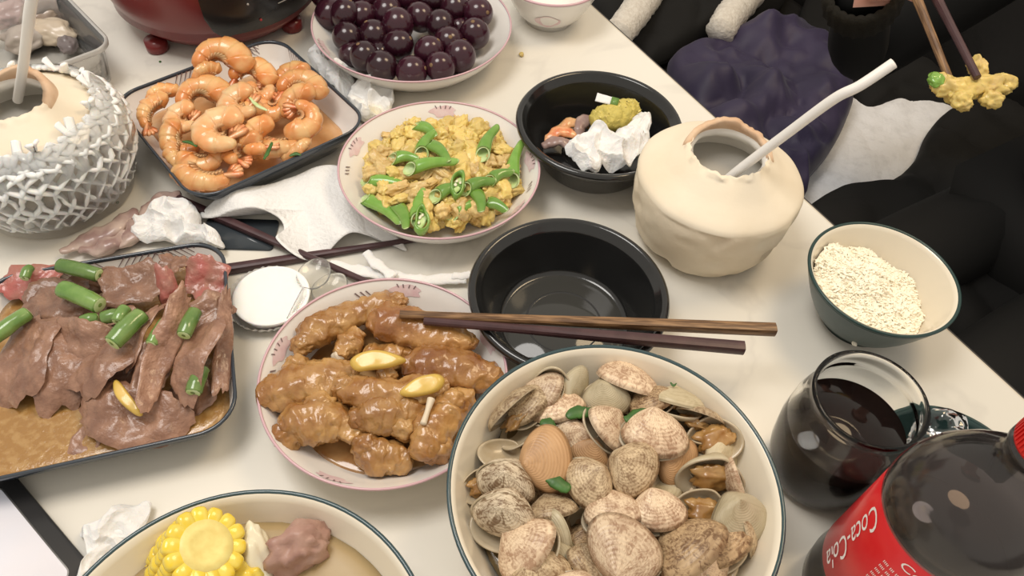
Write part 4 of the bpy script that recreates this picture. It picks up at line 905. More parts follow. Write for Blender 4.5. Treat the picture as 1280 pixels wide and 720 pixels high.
def bean(label, px, py, ln, ang, r, z, z2=None):
    a = math.radians(ang); h = ln / 2; p, q = at(px - h * math.cos(a), py + h * math.sin(a), z), at(px + h * math.cos(a), py - h * math.sin(a), z2 or z); c = (p + q) / 2
    t = thing('green_stem', label, 'green vegetable', c, group='green stems on the beef')
    d = (q - p).normalized(); V, F = tube([p - c, (p - c) * .33 + Vector((0, 0, .001)), (q - c) * .33 + Vector((0, 0, .001)), q - c], [r * .95, r, r * .97, r * .92], 16, 18, .9, .0005, 150, px, True)
    ob('stem_body', mk('stem_body', V, F, m_bean), t)
    for e, s in ((p - c, -1), (q - c, 1)):
        bv, bf = lathe([(r * .8, 0), (r * .6, .0006), (0, .0002)], 14); Z = d * s; X = Z.orthogonal().normalized(); Y = Z.cross(X)
        ob('cut_end', mk('cut_end', [e + Z * r * .12 + X * v[0] + Y * v[1] + Z * v[2] for v in bv], bf, m_pepper_in), t)
for a in [('topmost green stem by the printed wall', 99, 338, 50, -14, .0066, .050), ('thick green stem below the topmost one', 101, 371, 50, -24, .0076, .056), ('green stem at the left frame side', 12, 408, 56, 36, .0066, .050), ('dull green stem at the centre of the beef', 159, 411, 50, 45, .0076, .062),
          ('short pale stem piece left of the central one', 139, 396, 20, 10, .0058, .054), ('short green piece touching the central stem', 152, 394, 18, 60, .0055, .056), ('green piece between the strips right of centre', 198, 416, 32, 58, .0050, .056), ('bright green piece at the right between slabs', 237, 404, 32, 65, .0062, .058), ('green piece low by the right wall', 247, 476, 30, 70, .0066, .044), ('olive stem scrap at the top left wall', 34, 341, 14, 60, .0045, .044), ('olive stem scrap right of the stems', 112, 400, 18, 10, .005, .052)]:
    bean(*a)
ginger([(143, 478), (150, 478), (163, 494), (177, 514), (170, 518), (153, 506), (143, 492)], .041, .003, 'pale yellow ginger slice on the front beef slab', 10)

# ------------------------------------------------------------------ coconuts
def coconut(label, loc, s, hole, seed, net=False):
    t = thing('coconut', label, 'coconut', M=Matrix.Translation((loc[0], loc[1], 0)) @ Matrix.Scale(s, 4))
    prof = [(0, .004), (.040, .002), (.058, .003), (.066, .010), (.072, .025), (.0765, .045), (.0785, .062), (.0785, .076), (.0770, .0815), (.0725, .0855), (.064, .0905), (.054, .0965), (hole + .006, .1065), (hole, .110)]
    P = smoothline([(r, z, 0) for r, z in prof], 60); n = 110
    V, F = lathe([(0, .004)] + [(max(p[0], 1e-4), p[1]) for p in P[1:]], n)
    W = []
    for i, v in enumerate(V):
        r = math.hypot(v[0], v[1]); d = np.array([v[0], v[1], 0]) / (r + 1e-9)
        lo = v[2] < .078
        k = (.0022 if lo else .0006) * (nz(v, 30, seed) + .6 * nz(v, 75, seed)) - (.0020 * max(0, nz(v, 55, seed + 9) - .12) * 4 if lo else 0)
        facet = .0004 * math.cos(9 * math.atan2(v[1], v[0]) + seed)
        z = v[2]
        if r < hole * 1.12 and v[2] > .09: z += .004 * abs(nz((v[0] * 1, v[1], 0), 160, seed)) ; k += .003 * nz(v, 140, seed)
        W.append((v[0] + d[0] * (k + facet), v[1] + d[1] * (k + facet), z))
    idx = [0 if np.mean([W[i][2] for i in f]) > .0790 else 1 for f in F]
    ob('shell', mk('shell', W, F, [m_coco, m_cocoside], idx=idx), t)
    # inside of the opening
    iv, if_ = lathe([(hole + .001, .1090), (hole - .003, .106), (hole - .001, .100), (hole + .010, .090), (hole + .016, .075), (.030, .045), (0, .040)], 60)
    iv = [(v[0] * (1 + .03 * nz(v, 120, seed)), v[1] * (1 + .03 * nz(v, 120, seed)), v[2]) for v in iv]
    ob('flesh', mk('flesh', iv, [f for f in if_], m_flesh), t)
    ob('coconut_water', mk('coconut_water', *lathe([(hole + .0150, .078), (0, .0782)], 48), m_cocowater), t)
    # torn husk standing along the far side of the opening
    n = 40; HV, HF = [], []
    for lay, dr in ((0, .003), (1, -.0035)):
        for k in range(n):
            a = math.radians(-8 + 176 * k / (n - 1)); w = math.sin(math.pi * k / (n - 1)) ** .45
            top = .002 + w * (.0095 + .003 * nz((k * .9, 0, 0), .35, seed) + .004 * math.exp(-((k - 22) / 5) ** 2) + .0016 * nz((k, 3, 0), 1.3, seed))
            for q in (0, .5, 1):
                r = hole + .004 + dr - .005 * q * w; HV.append((r * math.cos(a), r * math.sin(a), .1055 + top * q))
    m_ = n * 3
    for k in range(n - 1):
        for q in range(2):
            a, b = k * 3 + q, (k + 1) * 3 + q
            HF += [(a, b, b + 1, a + 1), (m_ + a, m_ + a + 1, m_ + b + 1, m_ + b)]
        HF.append((k * 3 + 2, (k + 1) * 3 + 2, m_ + (k + 1) * 3 + 2, m_ + k * 3 + 2))
    HF += [(0, 1, m_ + 1, m_), (1, 2, m_ + 2, m_ + 1), (m_ - 3, 2 * m_ - 3, 2 * m_ - 2, m_ - 2), (m_ - 2, 2 * m_ - 2, 2 * m_ - 1, m_ - 1)]
    ob('torn_husk', mk('torn_husk', HV, HF, m_cocorim), t)
    return t, prof
C1 = (.181, .531); C2 = (-.452, .522)
coconut('shaved white coconut with a torn opening beside the white rice bowl', C1, .97, .0345, 2)
c2, prof = coconut('shaved coconut in a white foam net at the left edge of the table', C2, .98, .032, 5)
# foam net: diamond strands round the sides, loose loops at the top
NP = [(.068, .012), (.076, .03), (.081, .05), (.082, .070), (.0785, .083), (.070, .0905), (.061, .0965)]
nr = np.array(NP); NV, NF = [], []
def net_pt(a, s, off=0):
    x = np.interp(s, np.linspace(0, 1, len(NP)), nr[:, 0]) + .0015 + off; z = np.interp(s, np.linspace(0, 1, len(NP)), nr[:, 1]); return np.array([x * math.cos(a), x * math.sin(a), z])
ST = []
for k in range(34):
    for sg in (-1, 1):
        pts = []
        for i in range(19):
            s = i / 18; a = 2 * math.pi * (k / 34 + sg * s * .15) + .04 * math.sin(s * 20 + k); pts.append(net_pt(a, s, .0012 + .0015 * math.sin(s * 9 * math.pi)))
        if k % 3 == 0: pts.append(pts[-1] + np.array([0, 0, .010]) + .006 * np.array([math.cos(k), math.sin(k), 0]))
        ST.append(tube(pts, [.0046, .0054, .0044], 6, len(pts), .45, sm=False))
V, F, I = join(*ST); ob('foam_net', mk('foam_net', V, F, m_foam), c2)
FV, FF = lathe([(.073, .004), (.081, .03), (.086, .055), (.087, .078), (.078, .092), (.066, .100)], 96)
FV = [(v[0] * (1 + .05 * nz(v, 22, 4) + .03 * nz(v, 60, 1)), v[1] * (1 + .05 * nz(v, 22, 4) + .03 * nz(v, 60, 1)), v[2]) for v in FV]
ob('plastic_wrap', mk('plastic_wrap', FV, FF, m_wrap), c2)
O = path2([(20, 300), (60, 310), (110, 300), (135, 262), (150, 272), (135, 290), (100, 306), (60, 322), (0, 330), (-40, 300)]); c = sum(O, Vector()) / len(O)
ob('wrap_skirt', mk('wrap_skirt', *pad([(p.x - c.x, p.y - c.y) for p in O], .010, .001, .008, 35, 3, bottom=False, K=14), m_wrap), c2, c2.matrix_local.inverted() @ Matrix.Translation(c))
def straw(label, pts, r):
    P = [Vector(p) for p in pts]; c = P[0]; R = 12
    V, F = tube([p - c for p in P], [r] * 3, R, 40, cap=False); V2, F2 = tube([p - c for p in P], [r * .82] * 3, R, 40, cap=False)
    o = len(V); V += V2; F += [tuple(i + o for i in f[::-1]) for f in F2]
    for q in (0, 39 * R):
        for k in range(R): F.append((q + k, q + (k + 1) % R, o + q + (k + 1) % R, o + q + k))
    tag(ob('straw', mk('straw', V, F, m_straw), loc=c), label, 'straw')
straw('white straw leaning out of the shaved coconut by the rice', [at(900, 232, .085), at(924, 212, .104), at(985, 166, .150), at(1042, 124, .190), at(1075, 107, .205), at(1117, 79, .222)], .0042)
straw('white straw standing in the net-wrapped coconut', [at(22, 125, .085), at(25, 108, .105), at(30, 75, .150), at(36, 25, .205), at(42, -18, .235)], .0042)

# ------------------------------------------------------------------ rice
RV, RF = [], []
gm = np.array([(-1, 0, 0), (-.6, .8, .3), (-.6, -.8, .3), (-.6, 0, -.9), (.6, .8, .3), (.6, -.8, .3), (.6, 0, -.9), (1, 0, 0)]) * np.array([.0033, .0012, .0012])
gfc = [(0, 1, 2), (0, 2, 3), (0, 3, 1), (1, 4, 5, 2), (2, 5, 6, 3), (3, 6, 4, 1), (7, 5, 4), (7, 6, 5), (7, 4, 6)]
def rice_h(x, y):
    h = .045 + .011 * math.exp(-((x + .02) ** 2 + (y - .012) ** 2) / .0009) - .35 * max(0, x - .002) - .22 * max(0, y - .022) * (x > -.02) + .004 * nz((x, y, 0), 60, 1) + .003 * nz((x, y, 0), 130, 5); return h
def bowl_r(z): return .0326 + (.0641 - .0326) * (max(0, z - .006) / .054) ** .62 - .004
for k in range(3400):
    r = .0545 * math.sqrt(rnd.random()); a = rnd.uniform(0, 2 * math.pi); x, y = r * math.cos(a), r * math.sin(a); h = rice_h(x, y)
    if h < .022 or r > bowl_r(h) - .003: continue
    mx = (RZ(rnd.uniform(0, 360)) @ RY(rnd.uniform(-35, 35))).to_3x3(); o = len(RV)
    RV += [tuple(mx @ Vector(g) + Vector((x, y, h + rnd.uniform(-.0012, .0006)))) for g in gm]; RF += [tuple(i + o for i in f) for f in gfc]
gn = 30; o = len(RV)
for i in range(13):
    for k in range(gn): r = .0545 * i / 12; a = 2 * math.pi * k / gn; zz = max(.018, rice_h(r * math.cos(a), r * math.sin(a)) - .0008); r = min(r, bowl_r(zz) - .0005); RV.append((r * math.cos(a), r * math.sin(a), zz))
for i in range(12):
    for k in range(gn): RF.append((o + i * gn + k, o + (i + 1) * gn + k, o + (i + 1) * gn + (k + 1) % gn, o + i * gn + (k + 1) % gn))
ri = tag(ob('cooked_rice', mk('cooked_rice', RV, RF, m_rice, smooth=False), loc=(B_RICE[0], B_RICE[1], 0)), 'cooked white rice heaped in the dark teal bowl', 'rice'); ri['kind'] = 'stuff'

# ------------------------------------------------------------------ corn soup
cc = at(240, 672, .088); ax = Vector((.18, .30, 1)).normalized(); ax = (Vector((at(240, 672, .088)) - at(215, 712, .055))).normalized()
cc = at(258, 682, .090); ax = Vector((.50, .02, .85)).normalized()
corn = thing('corn_cob_piece', 'thick cut piece of yellow corn cob standing in the soup', 'corn', M=Matrix.Translation(cc) @ frame(ax))
ob('core', mk('core', *lathe([(0, -.05), (.0165, -.05), (.0165, -.001), (.0150, .0016), (.009, .0004), (0, -.001)], 40), m_corncore), corn)
kv, kf = ico(2); kv = [np.sign(v) * np.abs(v) ** .62 * np.array([.0072, .0044, .0050]) for v in kv]; kv = [(v[0], v[1] * (1 - .18 * (v[0] < 0)), v[2]) for v in kv]; kme = mk('kernel', kv, kf, m_corn)
for row in range(7):
    for k in range(14):
        a = 2 * math.pi * k / 14 + row * .05
        ob('kernel', kme, corn, RZ(math.degrees(a)) @ Matrix.Translation((.0172, 0, -.0030 - row * .0080)) @ RX(90) @ RY(rnd.uniform(-8, 8)) @ Matrix.Scale(rnd.uniform(.94, 1.08), 4))
V, F = blob(3, (.020, .014, .020), .35, 1.5, 8, False, 3); tag(ob('pork_rib', mk('pork_rib', V, F, m_pork), M=pose(at(374, 684, .066), 30, 20)), 'purplish boiled pork piece poking out of the soup', 'meat')
V, F = blob(3, (.012, .010, .008), .3, 1.5, 18); tag(ob('pork_rib', mk('pork_rib', V, F, m_pork), M=pose(at(352, 700, .060), 30, 20)), 'small pale pork scrap beside the purplish pork piece', 'meat')
V, F = blob(3, (.010, .024, .009), .3, 1.3, 28); tag(ob('root_piece', mk('root_piece', V, F, m_turnip), M=pose(at(322, 702, .062), 20, 30)), 'pale root vegetable piece beside the corn in the soup', 'vegetable')
V, F = blob(3, (.012, .010, .008), .3, 1.3, 38); tag(ob('corn_bit', mk('corn_bit', V, F, m_corn), M=pose(at(305, 722, .062), 20, 30)), 'small yellow corn bit in front of the corn piece', 'corn')

# ------------------------------------------------------------------ scraps in the second black bowl
V, F = tube([(-.022, -.012, 0), (0, 0, .003), (.022, .014, 0)], [.011, .0165, .0155, .0105], 30, 40, .9, .0022, 190, 3)
cob = thing('gnawed_corn_cob', 'gnawed yellow-green corn cob in the black scrap bowl', 'corn', M=pose(at(768, 147, .034), 0, 15))
ob('cob', mk('cob', V, F, M('gnawed_cob', (.66, .54, .13), .5, (.50, .42, .10), ns=140, bump=1, bs=260)), cob)
FV, FF = [], []
for k in range(70):
    a = rnd.uniform(0, 6.28); s = rnd.uniform(-.9, .9); c_ = Vector((.024 * s, .014 * s, .002)); d = Vector((-.35 * math.cos(a), .65 * math.cos(a), math.sin(a))).normalized(); o = len(FV); p = c_ + d * .0145; q = p + d * rnd.uniform(.002, .005) + Vector((rnd.uniform(-.002, .002),) * 3)
    FV += [p + Vector((.001, 0, 0)), p + Vector((-.001, .0006, 0)), p + Vector((0, -.001, .0006)), q]; FF += [(o, o + 1, o + 3), (o + 1, o + 2, o + 3), (o + 2, o, o + 3)]
ob('torn_fibres', mk('torn_fibres', FV, FF, m_corncore), cob)
V, F = pad([(-.012, -.005), (.008, -.0045), (.0085, .005), (-.012, .0055)], 0, .0006, .0008, 90, 1, n=40, K=5, edge=.05, straight=True)
st_ = thing('sticker', 'white paper sticker with a green end on the gnawed corn cob', 'sticker', M=pose(at(759, 125, .052), -12, 20))
ob('paper', mk('paper', V, F, m_tissue), st_); ob('green_end', mk('green_end', *box((.004, -.0042, .0005), (.012, .0046, .0016)), m_pepper), st_)
for i, (x, y, z, yaw, lb, m_) in enumerate([(702, 172, .016, 10, 'orange prawn shell scrap at the left of the black scrap bowl', m_prawntail), (732, 158, .020, 60, 'purplish shell scrap beside the gnawed corn cob', m_husk), (700, 184, .014, -10, 'dull reddish shell scrap at the front left of the scrap bowl', m_husk), (716, 160, .016, 20, 'pale prawn shell scrap behind the tissue in the scrap bowl', m_prawn2)]):
    V, F = tube([(-.018, -.004, 0), (-.006, .004, .003), (.008, .003, .003), (.017, -.005, 0)], [.003, .007, .0065, .002], 14, 24, .5, .0025, 120, i); tag(ob('prawn_peel', mk('prawn_peel', V, F, m_), M=pose(at(x, y, z), yaw, 10)), lb, 'food scrap')

# ------------------------------------------------------------------ tissues and paper
def crumple(label, px, z, thick, mat=m_tissue, fold=.012, fs=45, seed=0, name='crumpled_tissue', cat='tissue', **k):
    P = [at(x, y, z) for x, y in px]; c = sum(P, Vector()) / len(P)
    V, F = pad([(p.x - c.x, p.y - c.y) for p in P], .25 * fold, thick * .5, fold * .6, fs * .6, seed, n=110, K=26, **k)
    W = []
    for v in V:
        d = noise.voronoi(Vector((v[0] * 55 + v[1] * 25 + seed, v[1] * 42 - seed, 0)))[0]; d2 = noise.voronoi(Vector((v[0] * 130 + seed, v[1] * 130 - seed, 3)))[0]
        W.append((v[0] + .007 * nz(v, 65, seed + 3), v[1] + .007 * nz(v, 65, seed + 7), v[2] + fold * 1.7 * (d[0] - .35) + fold * .45 * (d2[0] - .4)))
    V = W
    return tag(ob(name, mk(name, V, F, mat, smooth=False), loc=c), label, cat)
crumple('white tissue crumpled over the front of the black scrap bowl', [(706, 192), (722, 178), (742, 170), (762, 178), (786, 160), (797, 154), (812, 162), (806, 192), (785, 213), (755, 214), (731, 222), (714, 206)], .030, .016, fold=.014, seed=3, edge=.6)
crumple('small crumpled tissue between the prawn dish and the grapes', [(388, 70), (402, 64), (425, 84), (442, 104), (432, 120), (412, 110), (396, 92)], .003, .022, seed=5, edge=.7)
crumple('balled tissue with a yellow stain between grapes and egg plate', [(440, 118), (456, 106), (478, 112), (492, 126), (484, 146), (462, 154), (444, 146), (438, 132)], .003, .026, m_tissue_y, seed=8, edge=.8)
crumple('crumpled tissue behind the sliced beef dish', [(172, 276), (195, 262), (222, 256), (244, 266), (252, 290), (275, 300), (278, 318), (255, 308), (215, 306), (176, 302)], .003, .024, seed=12, edge=.7)
crumple('wispy white tissue left of the corn soup bowl', [(98, 674), (130, 652), (150, 640), (182, 632), (188, 642), (172, 672), (150, 694), (118, 700), (112, 682)], .002, .010, seed=15, fold=.009, edge=.7)
crumple('folded tissue edge tucked under the corn soup bowl', [(98, 722), (112, 700), (128, 690), (140, 692), (128, 712), (112, 735)], .002, .010, seed=18, fold=.006, edge=.6)
# embossed napkin with one corner curling up
NPX = [(246, 266), (292, 246), (345, 232), (386, 214), (412, 208), (440, 214), (462, 246), (486, 276), (508, 304), (488, 298), (462, 290), (425, 302), (398, 313), (372, 319), (346, 302), (354, 284), (345, 272), (300, 272)]
P = [at(x, y, .012) for x, y in NPX]; cN = at(385, 262, .012)
V, F = pad([(p.x - cN.x, p.y - cN.y) for p in P], 0, .0012, .0, 20, 4, n=160, K=34, edge=.05, centre=(0, 0))
W = []
for v in V:
    x, y = v[0], v[1]; lift = .010 * math.exp(-((x + .045) / .03) ** 2 - ((y - .005) / .03) ** 2) + .008 * math.sin(x * 70 + y * 55) * max(0, min(1, (.05 - y) / .08)) + .004 * nz((x, y, 0), 40, 2)
    W.append((x, y, v[2] + lift - .004 * max(0, min(1, (x - .01) / .05))))
tag(ob('napkin', mk('napkin', W, F, m_napkin), loc=cN), 'embossed white paper napkin draped between prawn dish and egg plate', 'napkin')
P = path2([(268, 300), (352, 262), (366, 290), (352, 318), (300, 330)], .0); cP = at(300, 294)
ph = thing('phone', 'dark blue-grey flat slab half hidden under the napkin', 'phone', M=Matrix.Translation(cP) @ RZ(4))
ob('body', mk('body', *loft([(rrect(.034, .019, .004, 4), .0), (rrect(.034, .019, .004, 4), .0025)]), m_phone), ph)
def paper_strip(label, px, z, wdt, seed):
    P = [at(x, y, z) for x, y in px]; c = P[0]; V, F = tube([p - c for p in P], [wdt * .8, wdt, wdt * .9, wdt], 16, 40, .35, .0022, 90, seed)
    tag(ob('paper_sleeve', mk('paper_sleeve', V, F, m_tissue), loc=c), label, 'paper')
paper_strip('twisted white paper sleeve running towards the empty black bowl', [(412, 330), (445, 338), (490, 344), (530, 350), (582, 347)], .006, .0065, 3)
paper_strip('short white paper strip crossing the twisted sleeve', [(456, 316), (470, 328), (482, 338), (492, 346)], .012, .0055, 6)
paper_strip('paper twist end touching the empty black bowl', [(566, 344), (576, 346), (588, 342)], .008, .005, 9)

# small white saucer with frilled paper, clear spoon
e = at(340, 372, .012); sa = thing('sauce_cup', 'small round white sauce cup between beef and chicken wings', 'cup', (e.x, e.y, 0))
ob('cup_body', mk('cup_body', *lathe([(0, .001), (.024, 0), (.028, .003), (.0325, .014), (.0330, .0155), (.0322, .016), (.030, .0155), (.026, .0135), (0, .0130)], 64), m_foam), sa)
V, F = lathe([(.030, .001), (.034, .007), (.0355, .011)], 90); V = [(v[0] * (1 + .025 * math.sin(36 * math.atan2(v[1], v[0]))), v[1] * (1 + .025 * math.sin(36 * math.atan2(v[1], v[0]))), v[2]) for v in V]
ob('paper_frill', mk('paper_frill', V, F, m_tissue), sa, loc=(-.004, .001, 0))
def spoon(label, px, yaw, z=.006):
    t = thing('spoon', label, 'spoon', M=pose(at(*px, z), yaw, 0))
    V, F = [], []
    K, n = 8, 36
    for lay in (0, 1):
        for i in range(K + 1):
            for k in range(n):
                a = 2 * math.pi * k / n; q = i / K; V.append((.0185 * q * math.cos(a), .0145 * q * math.sin(a) * (1 - .12 * math.cos(a)), -.005 * (1 - q * q) + .0055 - .0010 * lay))
    o = (K + 1) * n
    for lay in (0, 1):
        for i in range(K):
            for k in range(n):
                q4 = [lay * o + v for v in (i * n + k, (i + 1) * n + k, (i + 1) * n + (k + 1) % n, i * n + (k + 1) % n)]; F.append(tuple(q4 if lay == 0 else q4[::-1]))
    for k in range(n): F.append((K * n + k, o + K * n + k, o + K * n + (k + 1) % n, K * n + (k + 1) % n))
    ob('spoon_bowl', mk('spoon_bowl', V, F, m_clear), t); ob('handle', mk('handle', *tube([(-.018, 0, .005), (-.04, 0, .006), (-.075, 0, .002)], [.004, .003, .004], 10, 16, .4), m_clear), t)
spoon('clear plastic spoon leaning by the white sauce cup', (394, 346), 80, .010); spoon('second clear plastic spoon partly under the chicken plate', (414, 364), 65, .005)

# prawn peels beside the coconut in the net
for i, (px, lb) in enumerate([([(76, 316), (100, 304), (130, 294), (160, 274), (170, 262)], 'long purplish prawn peel at the left, nearest the net-wrapped coconut'), ([(176, 284), (192, 258), (212, 246), (226, 243)], 'dark purplish prawn peel by the bottom corner of the prawn dish'), ([(100, 312), (125, 312), (148, 300), (152, 290)], 'pale translucent prawn peel above the beef dish'), ([(150, 310), (165, 298), (172, 284), (180, 300)], 'curled prawn peel between the pale peel and the tissue')]):
    P = path2(px, .008); c = P[1]; V, F = tube([p - c for p in P], [.003, .010, .009, .004], 16, 34, .55, .005, 70, i * 3); tag(ob('prawn_peel', mk('prawn_peel', V, F, m_husk), loc=c), lb, 'food scrap')

# ------------------------------------------------------------------ clear box of leftovers, red electric pot
bc = at(128, 46, .05); bx = thing('plastic_box', 'clear plastic takeaway box in the top left corner', 'box', M=Matrix.Translation((bc.x, bc.y, 0)) @ RZ(-40))
# local: +x along the right edge going away from the corner to the upper left
def box_loop(g, z): return ([(x - .075, y - .06) for x, y in rrect(.075 + g, .06 + g, .018 + g, 6)], z)
LP = [box_loop(-.010, 0), box_loop(-.008, .002), box_loop(-.002, .044), box_loop(.004, .046), box_loop(.004, .050), box_loop(.0005, .050), box_loop(-.0015, .047), box_loop(-.0035, .044), box_loop(-.0095, .004), box_loop(-.011, .0015)]
bx.matrix_local = Matrix.Translation((bc.x + .012, bc.y - .012, 0)) @ RZ(-44)
ob('box_body', mk('box_body', *loft(LP), m_box), bx)
ob('rim', mk('rim', *loft([box_loop(.0042, .0455), box_loop(.0048, .050), box_loop(.0025, .0515), box_loop(.001, .0500)], False, False), M('frosted_rim', (.72, .70, .67), .3, trans=.5)), bx)
for i, (x, y, d, lb) in enumerate([(62, 40, (.028, .017, .012), 'pale tan dumpling-like lump nearest the corner of the clear box'), (30, 48, (.024, .018, .012), 'greyish lump at the front of the clear box'), (52, 16, (.026, .02, .012), 'brownish lump at the back of the clear box'), (12, 14, (.024, .020, .013), 'pinkish lump at the far left of the clear box'), (84, 56, (.014, .010, .007), 'dark grey scrap in the corner of the clear box')]):
    V, F = blob(3, d, .25, 1.6, i * 3 + 1); tag(ob('leftover_piece', mk('leftover_piece', V, F, M('leftover_%d' % i, [(.58, .46, .33), (.40, .34, .30), (.34, .25, .20), (.50, .32, .30), (.16, .13, .13)][i], .35, [(.66, .55, .42), (.50, .44, .38), (.44, .34, .26), (.6, .42, .38), (.22, .18, .17)][i], ns=40, coat=.4)), M=pose(at(x, y, .018), 30 * i, 10)), lb, 'food')
PC = Vector((-.390, .858, 0)); pot = thing('electric_pot', 'dark red electric pot with a black control panel at the top', 'pot', PC)
ob('pot_body', mk('pot_body', *lathe([(0, .008), (.085, .008), (.103, .011), (.118, .026), (.127, .055), (.131, .085), (.131, .16), (.128, .168), (.124, .17), (.122, .165), (.122, .03), (0, .026)], 96), m_pot), pot)
ob('pot_rim', mk('pot_rim', *torus_ring(.128, .17, .004), m_panel), pot)
fv, ff = lathe([(0, 0), (.011, 0), (.0125, .002), (.0125, .014), (0, .014)], 24)
for p in (at(198, 62), at(366, 36), Vector((PC.x - .06, PC.y + .06, 0)), Vector((PC.x + .06, PC.y + .05, 0))):
    ob('foot', mk('foot', fv, ff, m_pot), pot, loc=(p.x - PC.x, p.y - PC.y, 0))
pa0, pa1 = -76, 6       # angle range of the panel
V, F = [], []
n, K = 40, 10
for k in range(n):
    a = math.radians(pa0 + (pa1 - pa0) * k / (n - 1)); e = min(1, min(k, n - 1 - k) / 6); e = math.sqrt(1 - (1 - e) ** 2)
    for i in range(K):
        z = .092 + (i / (K - 1) - .5) * .125 * (.45 + .55 * e); r = np.interp(z, [.018, .032, .055, .085, .2], [.103, .118, .127, .131, .131]) + .004
        V.append((r * math.cos(a), r * math.sin(a), z))
for k in range(n - 1):
    for i in range(K - 1): F.append((k * K + i, (k + 1) * K + i, (k + 1) * K + i + 1, k * K + i + 1))
pn = ob('control_panel', mk('control_panel', V, F, m_panel), pot)
def panel_pt(deg, z, off=.0048):
    r = np.interp(z, [.018, .032, .055, .085, .2], [.103, .118, .127, .131, .131]) + off; a = math.radians(deg); return (r * math.cos(a), r * math.sin(a), z)
for deg, z, r, m_ in ((-55, .075, .0026, m_mark), (-46, .078, .0026, m_mark), (-36, .070, .0022, m_mark), (-50, .05, .003, m_redmark), (-24, .085, .0026, m_mark)):
    p0 = panel_pt(deg, z); bv, bf = blob(1, (r, r, r), .2, 3, 1); ob('panel_mark', mk('panel_mark', [np.array(v) * .5 + np.array(p0) for v in bv], bf, m_), pn)
LV, LF = [], []
for k in range(20):
    a = -40 + 34 * k / 19
    LV += [panel_pt(a, .063), panel_pt(a, .0645)]
for k in range(19): LF.append((2 * k, 2 * k + 2, 2 * k + 3, 2 * k + 1))
ob('panel_line', mk('panel_line', LV, LF, m_mark), pn)

# ------------------------------------------------------------------ glass jar of cola, cola bottle, plastic film, tablet
J_ = (.249, .284); gl = thing('glass_jar', 'clear glass jar cup half full of dark cola', 'glass', (J_[0], J_[1], 0))
JO = [(0, .0), (.030, .0), (.035, .002), (.0385, .008), (.0425, .03), (.0445, .055), (.0435, .078), (.0405, .092), (.0378, .098), (.0375, .103), (.0392, .107), (.0388, .1105)]
JI = [(.0368, .1105), (.0355, .106), (.0352, .099), (.038, .091), (.0410, .077), (.0420, .055), (.040, .03), (.036, .011), (.030, .007), (0, .006)]
ob('glass_body', mk('glass_body', *lathe(JO + JI, 80), m_glass), gl)
li = lathe([(0, .0063), (.0300, .0073), (.0362, .0113), (.0402, .03), (.0421, .055), (.0419, .068), (.0413, .0692), (0, .069)], 72)
tag(ob('cola', mk('cola', *li, m_cola), loc=(J_[0], J_[1], 0)), 'dark cola standing in the clear glass jar cup', 'drink')
BT = at(1199, 646, .15); BT.z = 0; bt = thing('cola_bottle', 'plastic cola bottle with red label and red cap in the near corner', 'bottle', BT)
BP = [(0, .006), (.020, .004), (.030, 0), (.036, .004), (.0415, .018), (.0425, .035), (.0405, .050), (.0405, .056), (.0415, .060), (.0415, .147), (.0425, .151), (.0428, .157), (.0418, .167), (.038, .180), (.031, .194), (.023, .206), (.0165, .214), (.0140, .219), (.0135, .227), (.016, .228), (.016, .231), (.0125, .232), (.0125, .244)]
ob('bottle_body', mk('bottle_body', *lathe(BP, 96), m_pet), bt)
ob('cola', mk('cola', *lathe([(0, .007)] + [(r - .0010, z + .001) for r, z in BP[2:14] if z < .16] + [(.0395, .1665), (0, .1665)], 80), m_cola), bt)
lr = .0421
lb_ = ob('label', mk('label', *lathe([(lr - .0006, .058), (lr, .0585), (lr, .150), (lr - .0006, .1505)], 96), m_label), bt)
ob('cap', mk('cap', *lathe([(0, .250), (.0125, .250), (.0148, .2485), (.0152, .246), (.0155, .234), (.0152, .2325), (.0135, .2325)], 64), m_cap), bt)
RG, RGF = [], []
for k in range(48):
    a = 2 * math.pi * k / 48; q = box((-.0006, -.00045, .2345), (.0006, .00045, .2465)); o = len(RG)
    RG += [(Vector(v).x * math.cos(a) - v[1] * math.sin(a) + .0155 * math.cos(a), v[0] * math.sin(a) + v[1] * math.cos(a) + .0155 * math.sin(a), v[2]) for v in q[0]]; RGF += [tuple(i + o for i in f) for f in q[1]]
ob('cap_ridges', mk('cap_ridges', RG, RGF, m_cap, smooth=False), bt)
def bottle_text(txt, size, ang, z, turn, shear=0, sx=1):
    """lettering wrapped on the label; turn rotates the line on the surface"""
    cu = bpy.data.curves.new('lettering', 'FONT'); cu.body = txt; cu.size = size; cu.shear = shear; cu.align_x = 'CENTER'; cu.align_y = 'CENTER'; cu.extrude = 0; cu.resolution_u = 3
    o = bpy.data.objects.new('lettering', cu); scene.collection.objects.link(o)
    me = bpy.data.meshes.new_from_object(o.evaluated_get(bpy.context.evaluated_depsgraph_get())); bpy.data.objects.remove(o)
    ct_, st = math.cos(math.radians(turn)), math.sin(math.radians(turn)); r = lr + .0004
    for v in me.vertices:
        x, y = v.co.x * sx, v.co.y; u, w = x * ct_ - y * st, x * st + y * ct_
        a = math.radians(ang) + u / r; v.co = (r * math.cos(a), r * math.sin(a), z + w)
    me.materials.clear(); me.materials.append(m_print); return ob('lettering', me, lb_)
TXT = [('Coca-Cola', .018, 178, .106, -90, .35, 1), ('Coke', .011, 232, .140, 0, .1, 1)]
for q in TXT: bottle_text(*q)
for k in range(7): bottle_text('IIII III IIIII II IIII', .0038, 222, .128 - k * .0058, 0, 0, 1)
cf_ = [(1100, 590), (1140, 545), (1165, 512), (1205, 520), (1215, 548), (1240, 560), (1200, 590), (1150, 600)]
P = [at(x, y, .055) for x, y in cf_]; c = sum(P, Vector()) / len(P)
V, F = pad([(p.x - c.x, p.y - c.y) for p in P], 0, .0008, .012, 40, 5, n=100, K=22, bottom=False)
